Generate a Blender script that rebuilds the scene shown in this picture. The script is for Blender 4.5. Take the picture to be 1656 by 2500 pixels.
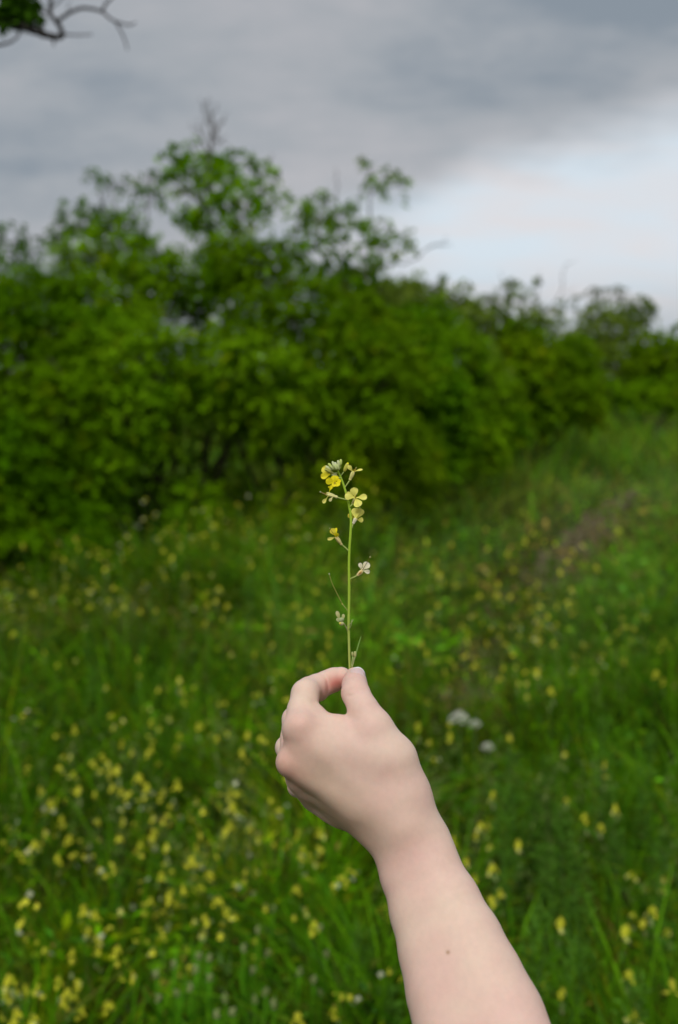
import bpy, math, random
import numpy as np
from mathutils import Vector, Matrix

for _o in list(bpy.data.objects):
    bpy.data.objects.remove(_o)
SC = bpy.context.scene
COL = SC.collection
R = math.radians

# ------------------------------------------------------------------ camera
FPX = 2430.0                       # focal length in photo pixels (35 mm lens, photo 1656 x 2500)
CAM_H = 1.55
PITCH = R(6.9)
cam_data = bpy.data.cameras.new('camera')
cam = bpy.data.objects.new('camera', cam_data)
COL.objects.link(cam)
cam.location = (0, 0, CAM_H)
cam.rotation_euler = (R(90) - PITCH, 0, 0)
cam_data.sensor_fit = 'VERTICAL'
cam_data.sensor_height = 36.0
cam_data.sensor_width = 36.0
cam_data.lens = 36.0 * FPX / 2500.0
cam_data.clip_start = 0.05
cam_data.clip_end = 3000
cam_data.dof.use_dof = True
cam_data.dof.focus_distance = 0.652
cam_data.dof.aperture_fstop = 5.2
SC.camera = cam
CAM_M = Matrix.Translation((0, 0, CAM_H)) @ Matrix.Rotation(R(90) - PITCH, 4, 'X')
CAM_R = np.array(CAM_M.to_3x3())

def at_depth(px, py, d):
    """world point seen at photo pixel (px, py), d metres in front of the lens"""
    return CAM_M @ Vector(((px - 828) / FPX * d, -(py - 1250) / FPX * d, -d))

def at_z(px, py, z):
    """world point seen at photo pixel (px, py) on the horizontal plane of height z"""
    v = CAM_M.to_3x3() @ Vector(((px - 828) / FPX, -(py - 1250) / FPX, -1.0))
    t = (z - CAM_H) / v.z
    return Vector((0, 0, CAM_H)) + v * t

# ------------------------------------------------------------------ sky, sun, exposure
SUN_EL, SUN_AZ = R(50), R(192)     # azimuth measured clockwise from +Y: behind the camera, slightly to the left
world = bpy.data.worlds.new('World')
SC.world = world
world.use_nodes = True
def build_world():
    nt = world.node_tree; N = nt.nodes; L = nt.links
    N.clear()
    out = N.new('ShaderNodeOutputWorld')
    sky = N.new('ShaderNodeTexSky'); sky.sky_type = 'NISHITA'; sky.sun_disc = False
    sky.sun_elevation = SUN_EL; sky.sun_rotation = SUN_AZ
    b1 = N.new('ShaderNodeBackground'); b1.inputs[1].default_value = 0.1
    L.new(sky.outputs[0], b1.inputs[0])
    tc = N.new('ShaderNodeTexCoord')
    sep = N.new('ShaderNodeSeparateXYZ'); L.new(tc.outputs['Generated'], sep.inputs[0])
    def math_(op, a, b=None, c=None):
        m = N.new('ShaderNodeMath'); m.operation = op
        for i, v in enumerate((a, b, c)):
            if v is None: continue
            if isinstance(v, (int, float)): m.inputs[i].default_value = v
            else: L.new(v, m.inputs[i])
        return m.outputs[0]
    # a flat cloud deck: direction projected on a plane high above
    zc = math_('ADD', math_('MAXIMUM', sep.outputs['Z'], 0.0), 0.22)
    u = math_('DIVIDE', sep.outputs['X'], zc)
    v = math_('DIVIDE', sep.outputs['Y'], zc)
    cmb = N.new('ShaderNodeCombineXYZ'); L.new(u, cmb.inputs[0]); L.new(v, cmb.inputs[1])
    def noise(scale, detail, rough, off, sx=1.0, sy=1.0, rot=0.0, dist=0.0):
        mp = N.new('ShaderNodeMapping'); mp.inputs['Location'].default_value = off
        mp.inputs['Scale'].default_value = (sx, sy, 1); mp.inputs['Rotation'].default_value = (0, 0, rot)
        L.new(cmb.outputs[0], mp.inputs[0])
        n = N.new('ShaderNodeTexNoise'); n.inputs['Scale'].default_value = scale
        n.inputs['Detail'].default_value = detail; n.inputs['Roughness'].default_value = rough
        n.inputs['Distortion'].default_value = dist
        L.new(mp.outputs[0], n.inputs['Vector'])
        return n.outputs['Fac']
    n1 = noise(1.5, 5, 0.55, (3.1, 1.2, 0), 1.0, 0.9, R(25), 0.15)
    n2 = noise(3.0, 4, 0.5, (7.4, 4.4, 0), 0.8, 1.5, R(-30), 0.25)
    n4 = noise(8.5, 5, 0.6, (2.2, 6.1, 0), 0.9, 1.2, R(15), 0.4)
    f = math_('ADD', math_('ADD', math_('MULTIPLY', n1, 0.5), math_('MULTIPLY', n2, 0.32)), math_('MULTIPLY', n4, 0.18))
    # the break in the clouds: a long bright band low on the right, its upper edge slanting up to the right
    az = N.new('ShaderNodeMath'); az.operation = 'ARCTAN2'
    L.new(sep.outputs['X'], az.inputs[0]); L.new(sep.outputs['Y'], az.inputs[1])
    edge_n = noise(2.3, 3, 0.55, (1.7, 8.8, 0), 1.0, 1.0, 0.0, 0.0)
    #  upper edge elevation = a + b*azimuth + noise
    top = math_('ADD', math_('MULTIPLY_ADD', az.outputs[0], 0.20, 0.198), math_('MULTIPLY', math_('SUBTRACT', edge_n, 0.5), 0.10))
    dz = math_('SUBTRACT', top, sep.outputs['Z'])
    # the belly of the cloud deck is darkest just above the break, more so to the right
    bel = math_('POWER', 2.718, math_('MULTIPLY', math_('POWER', math_('DIVIDE', math_('ADD', dz, 0.085), 0.055), 2.0), -1.0))
    bz = N.new('ShaderNodeMapRange'); bz.interpolation_type = 'SMOOTHSTEP'
    L.new(az.outputs[0], bz.inputs[0]); bz.inputs[1].default_value = -0.1; bz.inputs[2].default_value = 0.35
    bw = N.new('ShaderNodeMapRange'); bw.interpolation_type = 'SMOOTHSTEP'
    L.new(az.outputs[0], bw.inputs[0]); bw.inputs[1].default_value = 1.6; bw.inputs[2].default_value = 0.9
    f = math_('SUBTRACT', f, math_('MULTIPLY', math_('MULTIPLY', bel, bw.outputs[0]), math_('MULTIPLY_ADD', bz.outputs[0], 0.15, 0.03)))
    ramp = N.new('ShaderNodeValToRGB')
    e = ramp.color_ramp.elements
    e[0].position = 0.34; e[0].color = (0.205, 0.240, 0.278, 1)
    e[1].position = 0.64; e[1].color = (0.385, 0.385, 0.405, 1)
    m = e.new(0.48); m.color = (0.305, 0.325, 0.350, 1)
    L.new(f, ramp.inputs[0])
    mr = N.new('ShaderNodeMapRange'); mr.interpolation_type = 'SMOOTHERSTEP'
    L.new(dz, mr.inputs[0]); mr.inputs[1].default_value = -0.03; mr.inputs[2].default_value = 0.06
    lo = N.new('ShaderNodeMapRange'); lo.interpolation_type = 'SMOOTHSTEP'
    L.new(sep.outputs['Z'], lo.inputs[0]); lo.inputs[1].default_value = 0.03; lo.inputs[2].default_value = 0.14
    lo.inputs[3].default_value = 0.35; lo.inputs[4].default_value = 1.0
    # fades out to the left of the picture and well outside it on the right
    fa = N.new('ShaderNodeMapRange'); fa.interpolation_type = 'SMOOTHSTEP'
    L.new(az.outputs[0], fa.inputs[0]); fa.inputs[1].default_value = -0.12; fa.inputs[2].default_value = 0.12
    fb = N.new('ShaderNodeMapRange'); fb.interpolation_type = 'SMOOTHSTEP'
    L.new(az.outputs[0], fb.inputs[0]); fb.inputs[1].default_value = 1.6; fb.inputs[2].default_value = 0.9
    gap = math_('MULTIPLY', math_('MULTIPLY', mr.outputs[0], lo.outputs[0]), math_('MULTIPLY', fa.outputs[0], fb.outputs[0]))
    gr = N.new('ShaderNodeValToRGB'); L.new(n2, gr.inputs[0])
    ge = gr.color_ramp.elements
    ge[0].position = 0.35; ge[0].color = (0.555, 0.625, 0.685, 1)
    ge[1].position = 0.62; ge[1].color = (0.60, 0.595, 0.615, 1)
    mx = N.new('ShaderNodeMix'); mx.data_type = 'RGBA'
    L.new(gap, mx.inputs[0]); L.new(ramp.outputs[0], mx.inputs[6]); L.new(gr.outputs[0], mx.inputs[7])
    b2 = N.new('ShaderNodeBackground'); L.new(mx.outputs[2], b2.inputs[0])
    # an overcast sky is brighter overhead than towards the horizon
    ov = N.new('ShaderNodeMapRange'); ov.interpolation_type = 'SMOOTHSTEP'
    L.new(sep.outputs['Z'], ov.inputs[0]); ov.inputs[1].default_value = 0.45; ov.inputs[2].default_value = 1.0
    ov.inputs[3].default_value = 1.0; ov.inputs[4].default_value = 1.7
    L.new(ov.outputs[0], b2.inputs[1])
    ms = N.new('ShaderNodeMixShader'); ms.inputs[0].default_value = 0.97
    L.new(b1.outputs[0], ms.inputs[1]); L.new(b2.outputs[0], ms.inputs[2])
    L.new(ms.outputs[0], out.inputs[0])
build_world()

sun_data = bpy.data.lights.new('sun', 'SUN')
sun_data.energy = 1.5
sun_data.angle = R(30)
sun_data.color = (1.0, 0.965, 0.92)
sun = bpy.data.objects.new('sun', sun_data)
COL.objects.link(sun)
sdir = Vector((math.sin(SUN_AZ) * math.cos(SUN_EL), math.cos(SUN_AZ) * math.cos(SUN_EL), math.sin(SUN_EL)))
sun.rotation_euler = (-sdir).to_track_quat('-Z', 'Y').to_euler()
sun.location = (0, 0, 20)

SC.view_settings.view_transform = 'Standard'
SC.view_settings.look = 'None'
SC.view_settings.exposure = 0.30
SC.view_settings.gamma = 1.0
SC.view_settings.use_curve_mapping = False
SC.render.engine = 'CYCLES'
SC.cycles.use_denoising = True
SC.cycles.max_bounces = 6
SC.cycles.diffuse_bounces = 2
SC.cycles.glossy_bounces = 2
SC.cycles.transmission_bounces = 3
SC.cycles.transparent_max_bounces = 6
SC.cycles.caustics_reflective = False
SC.cycles.caustics_refractive = False

# ------------------------------------------------------------------ helpers
def tag(o, label=None, cat=None, group=None, kind=None):
    if label: o['label'] = label
    if cat: o['category'] = cat
    if group: o['group'] = group
    if kind: o['kind'] = kind
    return o

def empty(name, loc, rz=0.0):
    o = bpy.data.objects.new(name, None); COL.objects.link(o)
    o.empty_display_size = 0.05
    o.location = loc; o.rotation_euler = (0, 0, rz)
    return o

def np_mesh(name, verts, faces, mats=(), smooth=True, colors=None, mat_idx=None):
    """faces: (n,3) or (n,4) int array, or a list of such arrays"""
    me = bpy.data.meshes.new(name)
    verts = np.asarray(verts, dtype=np.float32)
    fl = faces if isinstance(faces, list) else [faces]
    fl = [np.asarray(f, dtype=np.int32) for f in fl if len(f)]
    me.vertices.add(len(verts)); me.vertices.foreach_set('co', verts.ravel())
    nl = sum(f.size for f in fl); npoly = sum(len(f) for f in fl)
    me.loops.add(nl); me.loops.foreach_set('vertex_index', np.concatenate([f.ravel() for f in fl]))
    me.polygons.add(npoly)
    starts = []; s = 0
    for f in fl:
        starts.append(s + np.arange(len(f)) * f.shape[1]); s += f.size
    me.polygons.foreach_set('loop_start', np.concatenate(starts).astype(np.int32))
    if mat_idx is not None: me.polygons.foreach_set('material_index', np.asarray(mat_idx, dtype=np.int32))
    me.polygons.foreach_set('use_smooth', np.full(npoly, smooth))
    if colors is not None:
        a = me.color_attributes.new('Col', 'FLOAT_COLOR', 'POINT')
        c = np.ones((len(verts), 4), dtype=np.float32); c[:, :3] = colors
        a.data.foreach_set('color', c.ravel())
    for m in mats: me.materials.append(m)
    me.update(calc_edges=True)
    return me

def obj(name, me, parent=None, loc=None):
    o = bpy.data.objects.new(name, me); COL.objects.link(o)
    if parent: o.parent = parent
    if loc is not None: o.location = loc
    return o

class MB:
    """collects pieces of geometry for one mesh"""
    def __init__(s): s.v = []; s.t = []; s.q = []; s.c = []; s.n = 0
    def add(s, v, tris=None, quads=None, col=None):
        v = np.asarray(v, dtype=float)
        if tris is not None and len(tris): s.t.append(np.asarray(tris) + s.n)
        if quads is not None and len(quads): s.q.append(np.asarray(quads) + s.n)
        s.v.append(v)
        c = np.empty((len(v), 3)); c[:] = (1, 1, 1) if col is None else col
        s.c.append(c); s.n += len(v)
    def tube(s, pts, rad, sides=6, col=None, cap=True):
        pts = np.array([tuple(p) for p in pts], dtype=float); n = len(pts)
        rad = np.broadcast_to(np.asarray(rad, dtype=float), (n,))
        t = np.gradient(pts, axis=0); t /= np.linalg.norm(t, axis=1)[:, None] + 1e-12
        ref = np.array([0.3, 0.9, 0.2]) if abs(t[0] @ np.array([0.3, 0.9, 0.2])) < 0.9 else np.array([1.0, 0, 0])
        V = []
        a = np.arange(sides) * 2 * math.pi / sides
        for i in range(n):
            x = ref - t[i] * (ref @ t[i]); x /= np.linalg.norm(x); ref = x
            y = np.cross(t[i], x)
            V.append(pts[i] + rad[i] * (np.cos(a)[:, None] * x + np.sin(a)[:, None] * y))
        V = np.concatenate(V)
        q = []
        for i in range(n - 1):
            for j in range(sides):
                k = (j + 1) % sides
                q.append((i * sides + j, i * sides + k, (i + 1) * sides + k, (i + 1) * sides + j))
        tr = []
        if cap:
            V = np.concatenate([V, [pts[0], pts[-1]]])
            c0, c1 = n * sides, n * sides + 1
            for j in range(sides):
                k = (j + 1) % sides
                tr += [(c0, k, j), (c1, (n - 1) * sides + j, (n - 1) * sides + k)]
        if col is not None and np.ndim(col) == 2:
            col = np.repeat(np.asarray(col), sides, axis=0)
            if cap: col = np.concatenate([col, col[:1], col[-1:]])
        s.add(V, tr, q, col)
    def blob(s, c, axis, ra, rb, col=None, rings=7, sides=8, flat=1.0, side_dir=(0, 0, 1)):
        """ellipsoid along axis: ra half length, rb half width"""
        c = np.array(tuple(c), dtype=float); ax = np.array(tuple(axis), dtype=float); ax /= np.linalg.norm(ax)
        sd = np.array(side_dir, dtype=float); x = sd - ax * (sd @ ax)
        if np.linalg.norm(x) < 1e-6: x = np.array([1.0, 0, 0]) - ax * ax[0]
        x /= np.linalg.norm(x); y = np.cross(ax, x)
        V = []; a = np.arange(sides) * 2 * math.pi / sides
        for i in range(1, rings):
            th = math.pi * i / rings
            V.append(c - ax * ra * math.cos(th) + rb * math.sin(th) * (flat * np.cos(a)[:, None] * x + np.sin(a)[:, None] * y))
        V = np.concatenate(V + [[c - ax * ra, c + ax * ra]])
        q = []; tr = []; m = rings - 1; c0, c1 = m * sides, m * sides + 1
        for i in range(m - 1):
            for j in range(sides):
                k = (j + 1) % sides
                q.append((i * sides + j, i * sides + k, (i + 1) * sides + k, (i + 1) * sides + j))
        for j in range(sides):
            k = (j + 1) % sides
            tr += [(c0, k, j), (c1, (m - 1) * sides + j, (m - 1) * sides + k)]
        s.add(V, tr, q, col)
    def build(s, name, mats, parent=None, loc=None, smooth=True, origin=None):
        v = np.concatenate(s.v)
        if origin is not None: v = v - np.array(tuple(origin))
        fl = []
        if s.t: fl.append(np.concatenate(s.t))
        if s.q: fl.append(np.concatenate(s.q))
        me = np_mesh(name, v, fl, mats, smooth, np.concatenate(s.c))
        return obj(name, me, parent, loc)

def principled(name, base=None, rough=0.6, spec=0.3, attr=False):
    m = bpy.data.materials.new(name); m.use_nodes = True
    nt = m.node_tree; b = nt.nodes['Principled BSDF']
    b.inputs['Roughness'].default_value = rough
    b.inputs['Specular IOR Level'].default_value = spec
    if base: b.inputs['Base Color'].default_value = (*base, 1)
    if attr:
        a = nt.nodes.new('ShaderNodeAttribute'); a.attribute_name = 'Col'
        nt.links.new(a.outputs['Color'], b.inputs['Base Color'])
    return m, nt, b
# ------------------------------------------------------------------ land and vegetation
rng = np.random.default_rng(11)

def value_noise(x, y, seed=0):
    """smooth 2-D noise in 0..1"""
    x = np.asarray(x, float); y = np.asarray(y, float)
    xi = np.floor(x).astype(int); yi = np.floor(y).astype(int); fx = x - xi; fy = y - yi
    fx = fx * fx * (3 - 2 * fx); fy = fy * fy * (3 - 2 * fy)
    def hsh(a, b):
        n = (a * 374761393 + b * 668265263 + seed * 1442695041) & 0x7fffffff
        n = ((n ^ (n >> 13)) * 1274126177) & 0x7fffffff
        return ((n ^ (n >> 16)) & 0xffff) / 65535.0
    return (hsh(xi, yi) * (1 - fx) + hsh(xi + 1, yi) * fx) * (1 - fy) + (hsh(xi, yi + 1) * (1 - fx) + hsh(xi + 1, yi + 1) * fx) * fy
def fbm(x, y, seed=0):
    return (value_noise(x, y, seed) + 0.5 * value_noise(x * 2.1, y * 2.1, seed + 1) + 0.25 * value_noise(x * 4.3, y * 4.3, seed + 2)) / 1.75

def leaf_material(name, rough=0.65, transl=0.35, spec=0.03):
    m = bpy.data.materials.new(name); m.use_nodes = True
    nt = m.node_tree; N = nt.nodes; L = nt.links; b = N['Principled BSDF']
    b.inputs['Roughness'].default_value = rough; b.inputs['Specular IOR Level'].default_value = spec
    at = N.new('ShaderNodeAttribute'); at.attribute_name = 'Col'
    tc = N.new('ShaderNodeTexCoord')
    n = N.new('ShaderNodeTexNoise'); n.inputs['Scale'].default_value = 9; n.inputs['Detail'].default_value = 2
    L.new(tc.outputs['Object'], n.inputs['Vector'])
    mr = N.new('ShaderNodeMapRange'); L.new(n.outputs['Fac'], mr.inputs[0])
    mr.inputs[1].default_value = 0.3; mr.inputs[2].default_value = 0.7; mr.inputs[3].default_value = 0.8; mr.inputs[4].default_value = 1.2
    hs = N.new('ShaderNodeHueSaturation'); L.new(at.outputs['Color'], hs.inputs['Color']); L.new(mr.outputs[0], hs.inputs['Value'])
    L.new(hs.outputs[0], b.inputs['Base Color'])
    if transl:
        t = N.new('ShaderNodeBsdfTranslucent'); L.new(hs.outputs[0], t.inputs[0])
        ms = N.new('ShaderNodeMixShader'); ms.inputs[0].default_value = transl
        L.new(b.outputs[0], ms.inputs[1]); L.new(t.outputs[0], ms.inputs[2]); L.new(ms.outputs[0], N['Material Output'].inputs[0])
    return m
M_LEAF = leaf_material('foliage', 0.65, 0.34); M_GRASS = leaf_material('meadow_grass', 0.6, 0.18)
M_PET = leaf_material('blossom', 0.6, 0.3, 0.15); M_BARK = leaf_material('bark', 0.85, 0.0, 0.2)

# path: centre line on the ground, from far right to the meadow in front of the hand
path_px = [(1545, 1190), (1490, 1240), (1400, 1330), (1300, 1430), (1230, 1510), (1165, 1620), (1110, 1730)]
path_pts = np.array([tuple(at_z(x, y, 0.06))[:2] for x, y in path_px])
def path_dist(x, y):
    best = np.full(np.shape(x), 1e9)
    for a, b in zip(path_pts[:-1], path_pts[1:]):
        ab = b - a; h = np.clip(((x - a[0]) * ab[0] + (y - a[1]) * ab[1]) / (ab @ ab), 0, 1)
        best = np.minimum(best, np.hypot(x - a[0] - h * ab[0], y - a[1] - h * ab[1]))
    return best

def build_ground():
    # one sheet, fine near the camera, coarse towards the horizon
    r = np.concatenate([np.linspace(0, 30, 90), np.geomspace(31, 900, 40)])
    a = np.linspace(0, 2 * math.pi, 121)[:-1]
    X = r[:, None] * np.cos(a); Y = r[:, None] * np.sin(a)
    Z = (value_noise(X * 1.3, Y * 1.3, 5) - 0.5) * 0.06 + (value_noise(X * 0.2, Y * 0.2, 6) - 0.5) * 0.10 * np.minimum(1, r[:, None] / 8)
    V = np.stack([X, Y, Z], -1).reshape(-1, 3); na = 120
    i, j = np.meshgrid(np.arange(len(r) - 1), np.arange(na), indexing='ij')
    q = np.stack([i * na + j, (i + 1) * na + j, (i + 1) * na + (j + 1) % na, i * na + (j + 1) % na], -1).reshape(-1, 4)
    m, nt, b = principled('soil_and_thatch', None, 0.95, 0.1)
    N = nt.nodes; L = nt.links
    tc = N.new('ShaderNodeTexCoord')
    n1 = N.new('ShaderNodeTexNoise'); n1.inputs['Scale'].default_value = 1.1; n1.inputs['Detail'].default_value = 8; L.new(tc.outputs['Object'], n1.inputs['Vector'])
    n2 = N.new('ShaderNodeTexNoise'); n2.inputs['Scale'].default_value = 30; n2.inputs['Detail'].default_value = 6; L.new(tc.outputs['Object'], n2.inputs['Vector'])
    r1 = N.new('ShaderNodeValToRGB'); L.new(n2.outputs['Fac'], r1.inputs[0])
    r1.color_ramp.elements[0].color = (0.010, 0.008, 0.004, 1); r1.color_ramp.elements[0].position = 0.35
    r1.color_ramp.elements[1].color = (0.05, 0.036, 0.018, 1); r1.color_ramp.elements[1].position = 0.7
    r2 = N.new('ShaderNodeValToRGB'); L.new(n1.outputs['Fac'], r2.inputs[0])
    r2.color_ramp.elements[0].position = 0.42; r2.color_ramp.elements[0].color = (0, 0, 0, 1); r2.color_ramp.elements[1].position = 0.58
    mx = N.new('ShaderNodeMix'); mx.data_type = 'RGBA'; L.new(r2.outputs[0], mx.inputs[0]); L.new(r1.outputs[0], mx.inputs[6]); mx.inputs[7].default_value = (0.02, 0.035, 0.004, 1)
    # beyond the meadow's long grass the field is grazed short: plain green
    ln = N.new('ShaderNodeVectorMath'); ln.operation = 'LENGTH'; L.new(tc.outputs['Object'], ln.inputs[0])
    fr = N.new('ShaderNodeMapRange'); L.new(ln.outputs['Value'], fr.inputs[0]); fr.inputs[1].default_value = 8; fr.inputs[2].default_value = 22
    mg = N.new('ShaderNodeMix'); mg.data_type = 'RGBA'; L.new(fr.outputs[0], mg.inputs[0]); L.new(mx.outputs[2], mg.inputs[6]); mg.inputs[7].default_value = (0.075, 0.15, 0.012, 1)
    L.new(mg.outputs[2], b.inputs['Base Color'])
    tag(obj('ground', np_mesh('ground', V, q, [m])), kind='structure')
    # trodden path, a low strip of dry soil
    pl = []; c = path_pts
    kk = np.linspace(0, len(c) - 1, 60)
    cx = np.interp(kk, np.arange(len(c)), c[:, 0]); cy = np.interp(kk, np.arange(len(c)), c[:, 1])
    t = np.stack([np.gradient(cx), np.gradient(cy)], 1); t /= np.linalg.norm(t, axis=1)[:, None]
    V = []
    for k in range(60):
        w = 0.27 + 0.05 * math.sin(k * 1.3) - 0.17 * max(0, (k - 38) / 22) - 0.15 * max(0, (12 - k) / 12)
        for s in (-1, -0.5, 0, 0.5, 1):
            x = cx[k] - t[k, 1] * w * s; y = cy[k] + t[k, 0] * w * s
            gz = (value_noise(x * 1.3, y * 1.3, 5) - 0.5) * 0.06 + (value_noise(x * 0.2, y * 0.2, 6) - 0.5) * 0.10 * min(1, math.hypot(x, y) / 8)
            V.append((x, y, float(gz) + 0.02 - 0.012 * abs(s)))
    q = [(k * 5 + j, k * 5 + j + 1, (k + 1) * 5 + j + 1, (k + 1) * 5 + j) for k in range(59) for j in range(4)]
    m, nt, b = principled('dry_path', None, 0.95, 0.1)
    N = nt.nodes; L = nt.links
    tc = N.new('ShaderNodeTexCoord')
    n2 = N.new('ShaderNodeTexNoise'); n2.inputs['Scale'].default_value = 14; n2.inputs['Detail'].default_value = 6; L.new(tc.outputs['Object'], n2.inputs['Vector'])
    r1 = N.new('ShaderNodeValToRGB'); L.new(n2.outputs['Fac'], r1.inputs[0])
    r1.color_ramp.elements[0].color = (0.07, 0.05, 0.028, 1); r1.color_ramp.elements[0].position = 0.35
    r1.color_ramp.elements[1].color = (0.19, 0.165, 0.085, 1); r1.color_ramp.elements[1].position = 0.7
    L.new(r1.outputs[0], b.inputs['Base Color'])
    tag(obj('path', np_mesh('path', np.array(V), np.array(q), [m])), kind='structure')
build_ground()

def cam_px(x, y, z):
    """photo pixel of world points (only used to vary the planting from place to place)"""
    c, s = math.cos(PITCH), math.sin(PITCH)
    dx = x; dy = y; dz = z - CAM_H
    dep = dy * c - dz * s; up = dy * s + dz * c
    return 828 + dx / dep * FPX, 1250 - up / dep * FPX

def sample_wedge(n, d0, d1, power, spread=0.46, pad=1.0):
    """random ground points in a fan in front of the camera; density falls as distance ** -power"""
    e = 2 - power
    out = []; got = 0
    while got < n:
        u = rng.random(n * 2)
        d = (d0 ** e + u * (d1 ** e - d0 ** e)) ** (1 / e) if abs(e) > 1e-6 else d0 * (d1 / d0) ** u
        a = rng.uniform(-1, 1, n * 2) * 1.1
        x = d * np.tan(a * 0.62); y = d
        k = np.abs(x) < spread * d + pad
        p = np.stack([x[k], y[k]], 1); out.append(p); got += len(p)
    return np.concatenate(out)[:n]

def blades(xy, h, w, lean, col, tipcol, seg=3, droop=1.0, az=None, z0=None):
    n = len(xy)
    az = rng.uniform(0, 2 * math.pi, n) if az is None else az
    fa = rng.uniform(0, math.pi, n)
    dx, dy = np.cos(az), np.sin(az); sx, sy = np.cos(fa), np.sin(fa)
    z0 = np.zeros(n) if z0 is None else z0
    V = np.empty((n, seg * 2 + 1, 3)); C = np.empty((n, seg * 2 + 1, 3))
    for i in range(seg + 1):
        t = i / seg
        off = lean * h * (t ** 2) * (1 + 0.3 * t)
        z = h * (t - 0.28 * droop * lean * t ** 3)
        cx = xy[:, 0] + dx * off; cy = xy[:, 1] + dy * off
        ww = w * 0.5 * (1 - 0.55 * t)
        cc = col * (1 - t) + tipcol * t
        if i < seg:
            V[:, 2 * i] = np.stack([cx - sx * ww, cy - sy * ww, z + z0], 1); V[:, 2 * i + 1] = np.stack([cx + sx * ww, cy + sy * ww, z + z0], 1)
            C[:, 2 * i] = cc; C[:, 2 * i + 1] = cc
        else:
            V[:, 2 * seg] = np.stack([cx, cy, z + z0], 1); C[:, 2 * seg] = cc
    m = seg * 2 + 1
    b = (np.arange(n) * m)[:, None]
    tr = []
    for i in range(seg - 1):
        tr += [b + np.array([[2 * i, 2 * i + 1, 2 * i + 3]]), b + np.array([[2 * i, 2 * i + 3, 2 * i + 2]])]
    tr.append(b + np.array([[2 * seg - 2, 2 * seg - 1, 2 * seg]]))
    return V.reshape(-1, 3), np.concatenate(tr), C.reshape(-1, 3)

def leaves(P, D, Nn, Ln, Wd, col, fold=0.25):
    """kite shaped leaves folded along the midrib, 2 triangles each"""
    D = D / (np.linalg.norm(D, axis=1)[:, None] + 1e-9)
    S = np.cross(D, Nn); S /= np.linalg.norm(S, axis=1)[:, None] + 1e-9
    Nn = np.cross(S, D)
    n = len(P)
    Ln = np.broadcast_to(Ln, (n,))[:, None]; Wd = np.broadcast_to(Wd, (n,))[:, None]
    V = np.stack([P, P + D * Ln * 0.45 + S * Wd / 2 + Nn * Wd * fold, P + D * Ln - Nn * Ln * 0.12, P + D * Ln * 0.45 - S * Wd / 2 + Nn * Wd * fold], 1)
    b = (np.arange(n) * 4)[:, None]
    T = np.concatenate([b + np.array([[0, 1, 2]]), b + np.array([[0, 2, 3]])])
    C = np.repeat(col[:, None, :], 4, 1).copy()
    C[:, 2] *= 1.08
    return V.reshape(-1, 3), T, C.reshape(-1, 3)

class Batch:
    def __init__(s): s.v = []; s.t = []; s.c = []; s.n = 0
    def add(s, vtc):
        v, t, c = vtc; s.v.append(v); s.t.append(t + s.n); s.c.append(c); s.n += len(v)
    def build(s, name, mat, parent=None, origin=None, smooth=False):
        v = np.concatenate(s.v)
        if origin is not None: v = v - np.array(tuple(origin))
        return obj(name, np_mesh(name, v, np.concatenate(s.t), [mat], smooth, np.clip(np.concatenate(s.c), 0, 1)), parent)

def rand_dirs(n):
    v = rng.normal(size=(n, 3)); return v / np.linalg.norm(v, axis=1)[:, None]

def meadow_look(xy):
    """height, colour and dryness of the meadow from place to place"""
    x, y = xy[:, 0], xy[:, 1]
    px, py = cam_px(x, y, 0.25)
    n1 = fbm(x * 0.9, y * 0.9, 21); n2 = fbm(x * 2.2, y * 2.2, 31); n3 = fbm(x * 0.45 + 5, y * 0.45, 41)
    dry = np.clip((n1 - 0.5) * 3 + 0.25, 0, 1)
    # thatchy corner near the camera on the left, fresh green clump in the middle and on the right
    dry = np.maximum(dry, np.clip(1.2 - np.hypot((x + 0.75) / 0.45, (y - 2.0) / 0.55), 0, 1))
    fresh = np.exp(-((x - 0.0) / 0.55) ** 2 - ((y - 2.1) / 0.5) ** 2) + 0.75 * np.clip((x - 0.15 * y) * 1.6, 0, 1) * (y < 6)
    dry = dry * (1 - np.clip(fresh, 0, 1) * 0.85)
    pd = path_dist(x, y)
    onpath = np.exp(-(pd / (0.16 + 0.036 * y)) ** 2) * (0.35 + 0.65 * np.clip((n2 - 0.35) * 4, 0, 1))
    hgt = (0.20 + 0.30 * n2) * (0.75 + 0.5 * n3) * (1 - 0.85 * onpath)
    hgt = hgt * (1 - 0.35 * np.clip(dry, 0, 1))
    tuft = value_noise(x * 7.0, y * 5.0, 55) * 0.6 + value_noise(x * 15, y * 11, 56) * 0.4
    foot = np.clip((x + 2.1) / 0.9, 0, 1) * np.clip((y - 4.8) / 1.6, 0, 1) * np.clip((0.35 - x + 0.45 * np.maximum(0, y - 7)) / 0.9, 0, 1)   # taller growth at the foot of the bushes
    hgt = hgt * (0.20 + 1.55 * tuft) * (1 + 0.75 * foot)
    return hgt, dry, fresh, onpath, n1, n2

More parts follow.
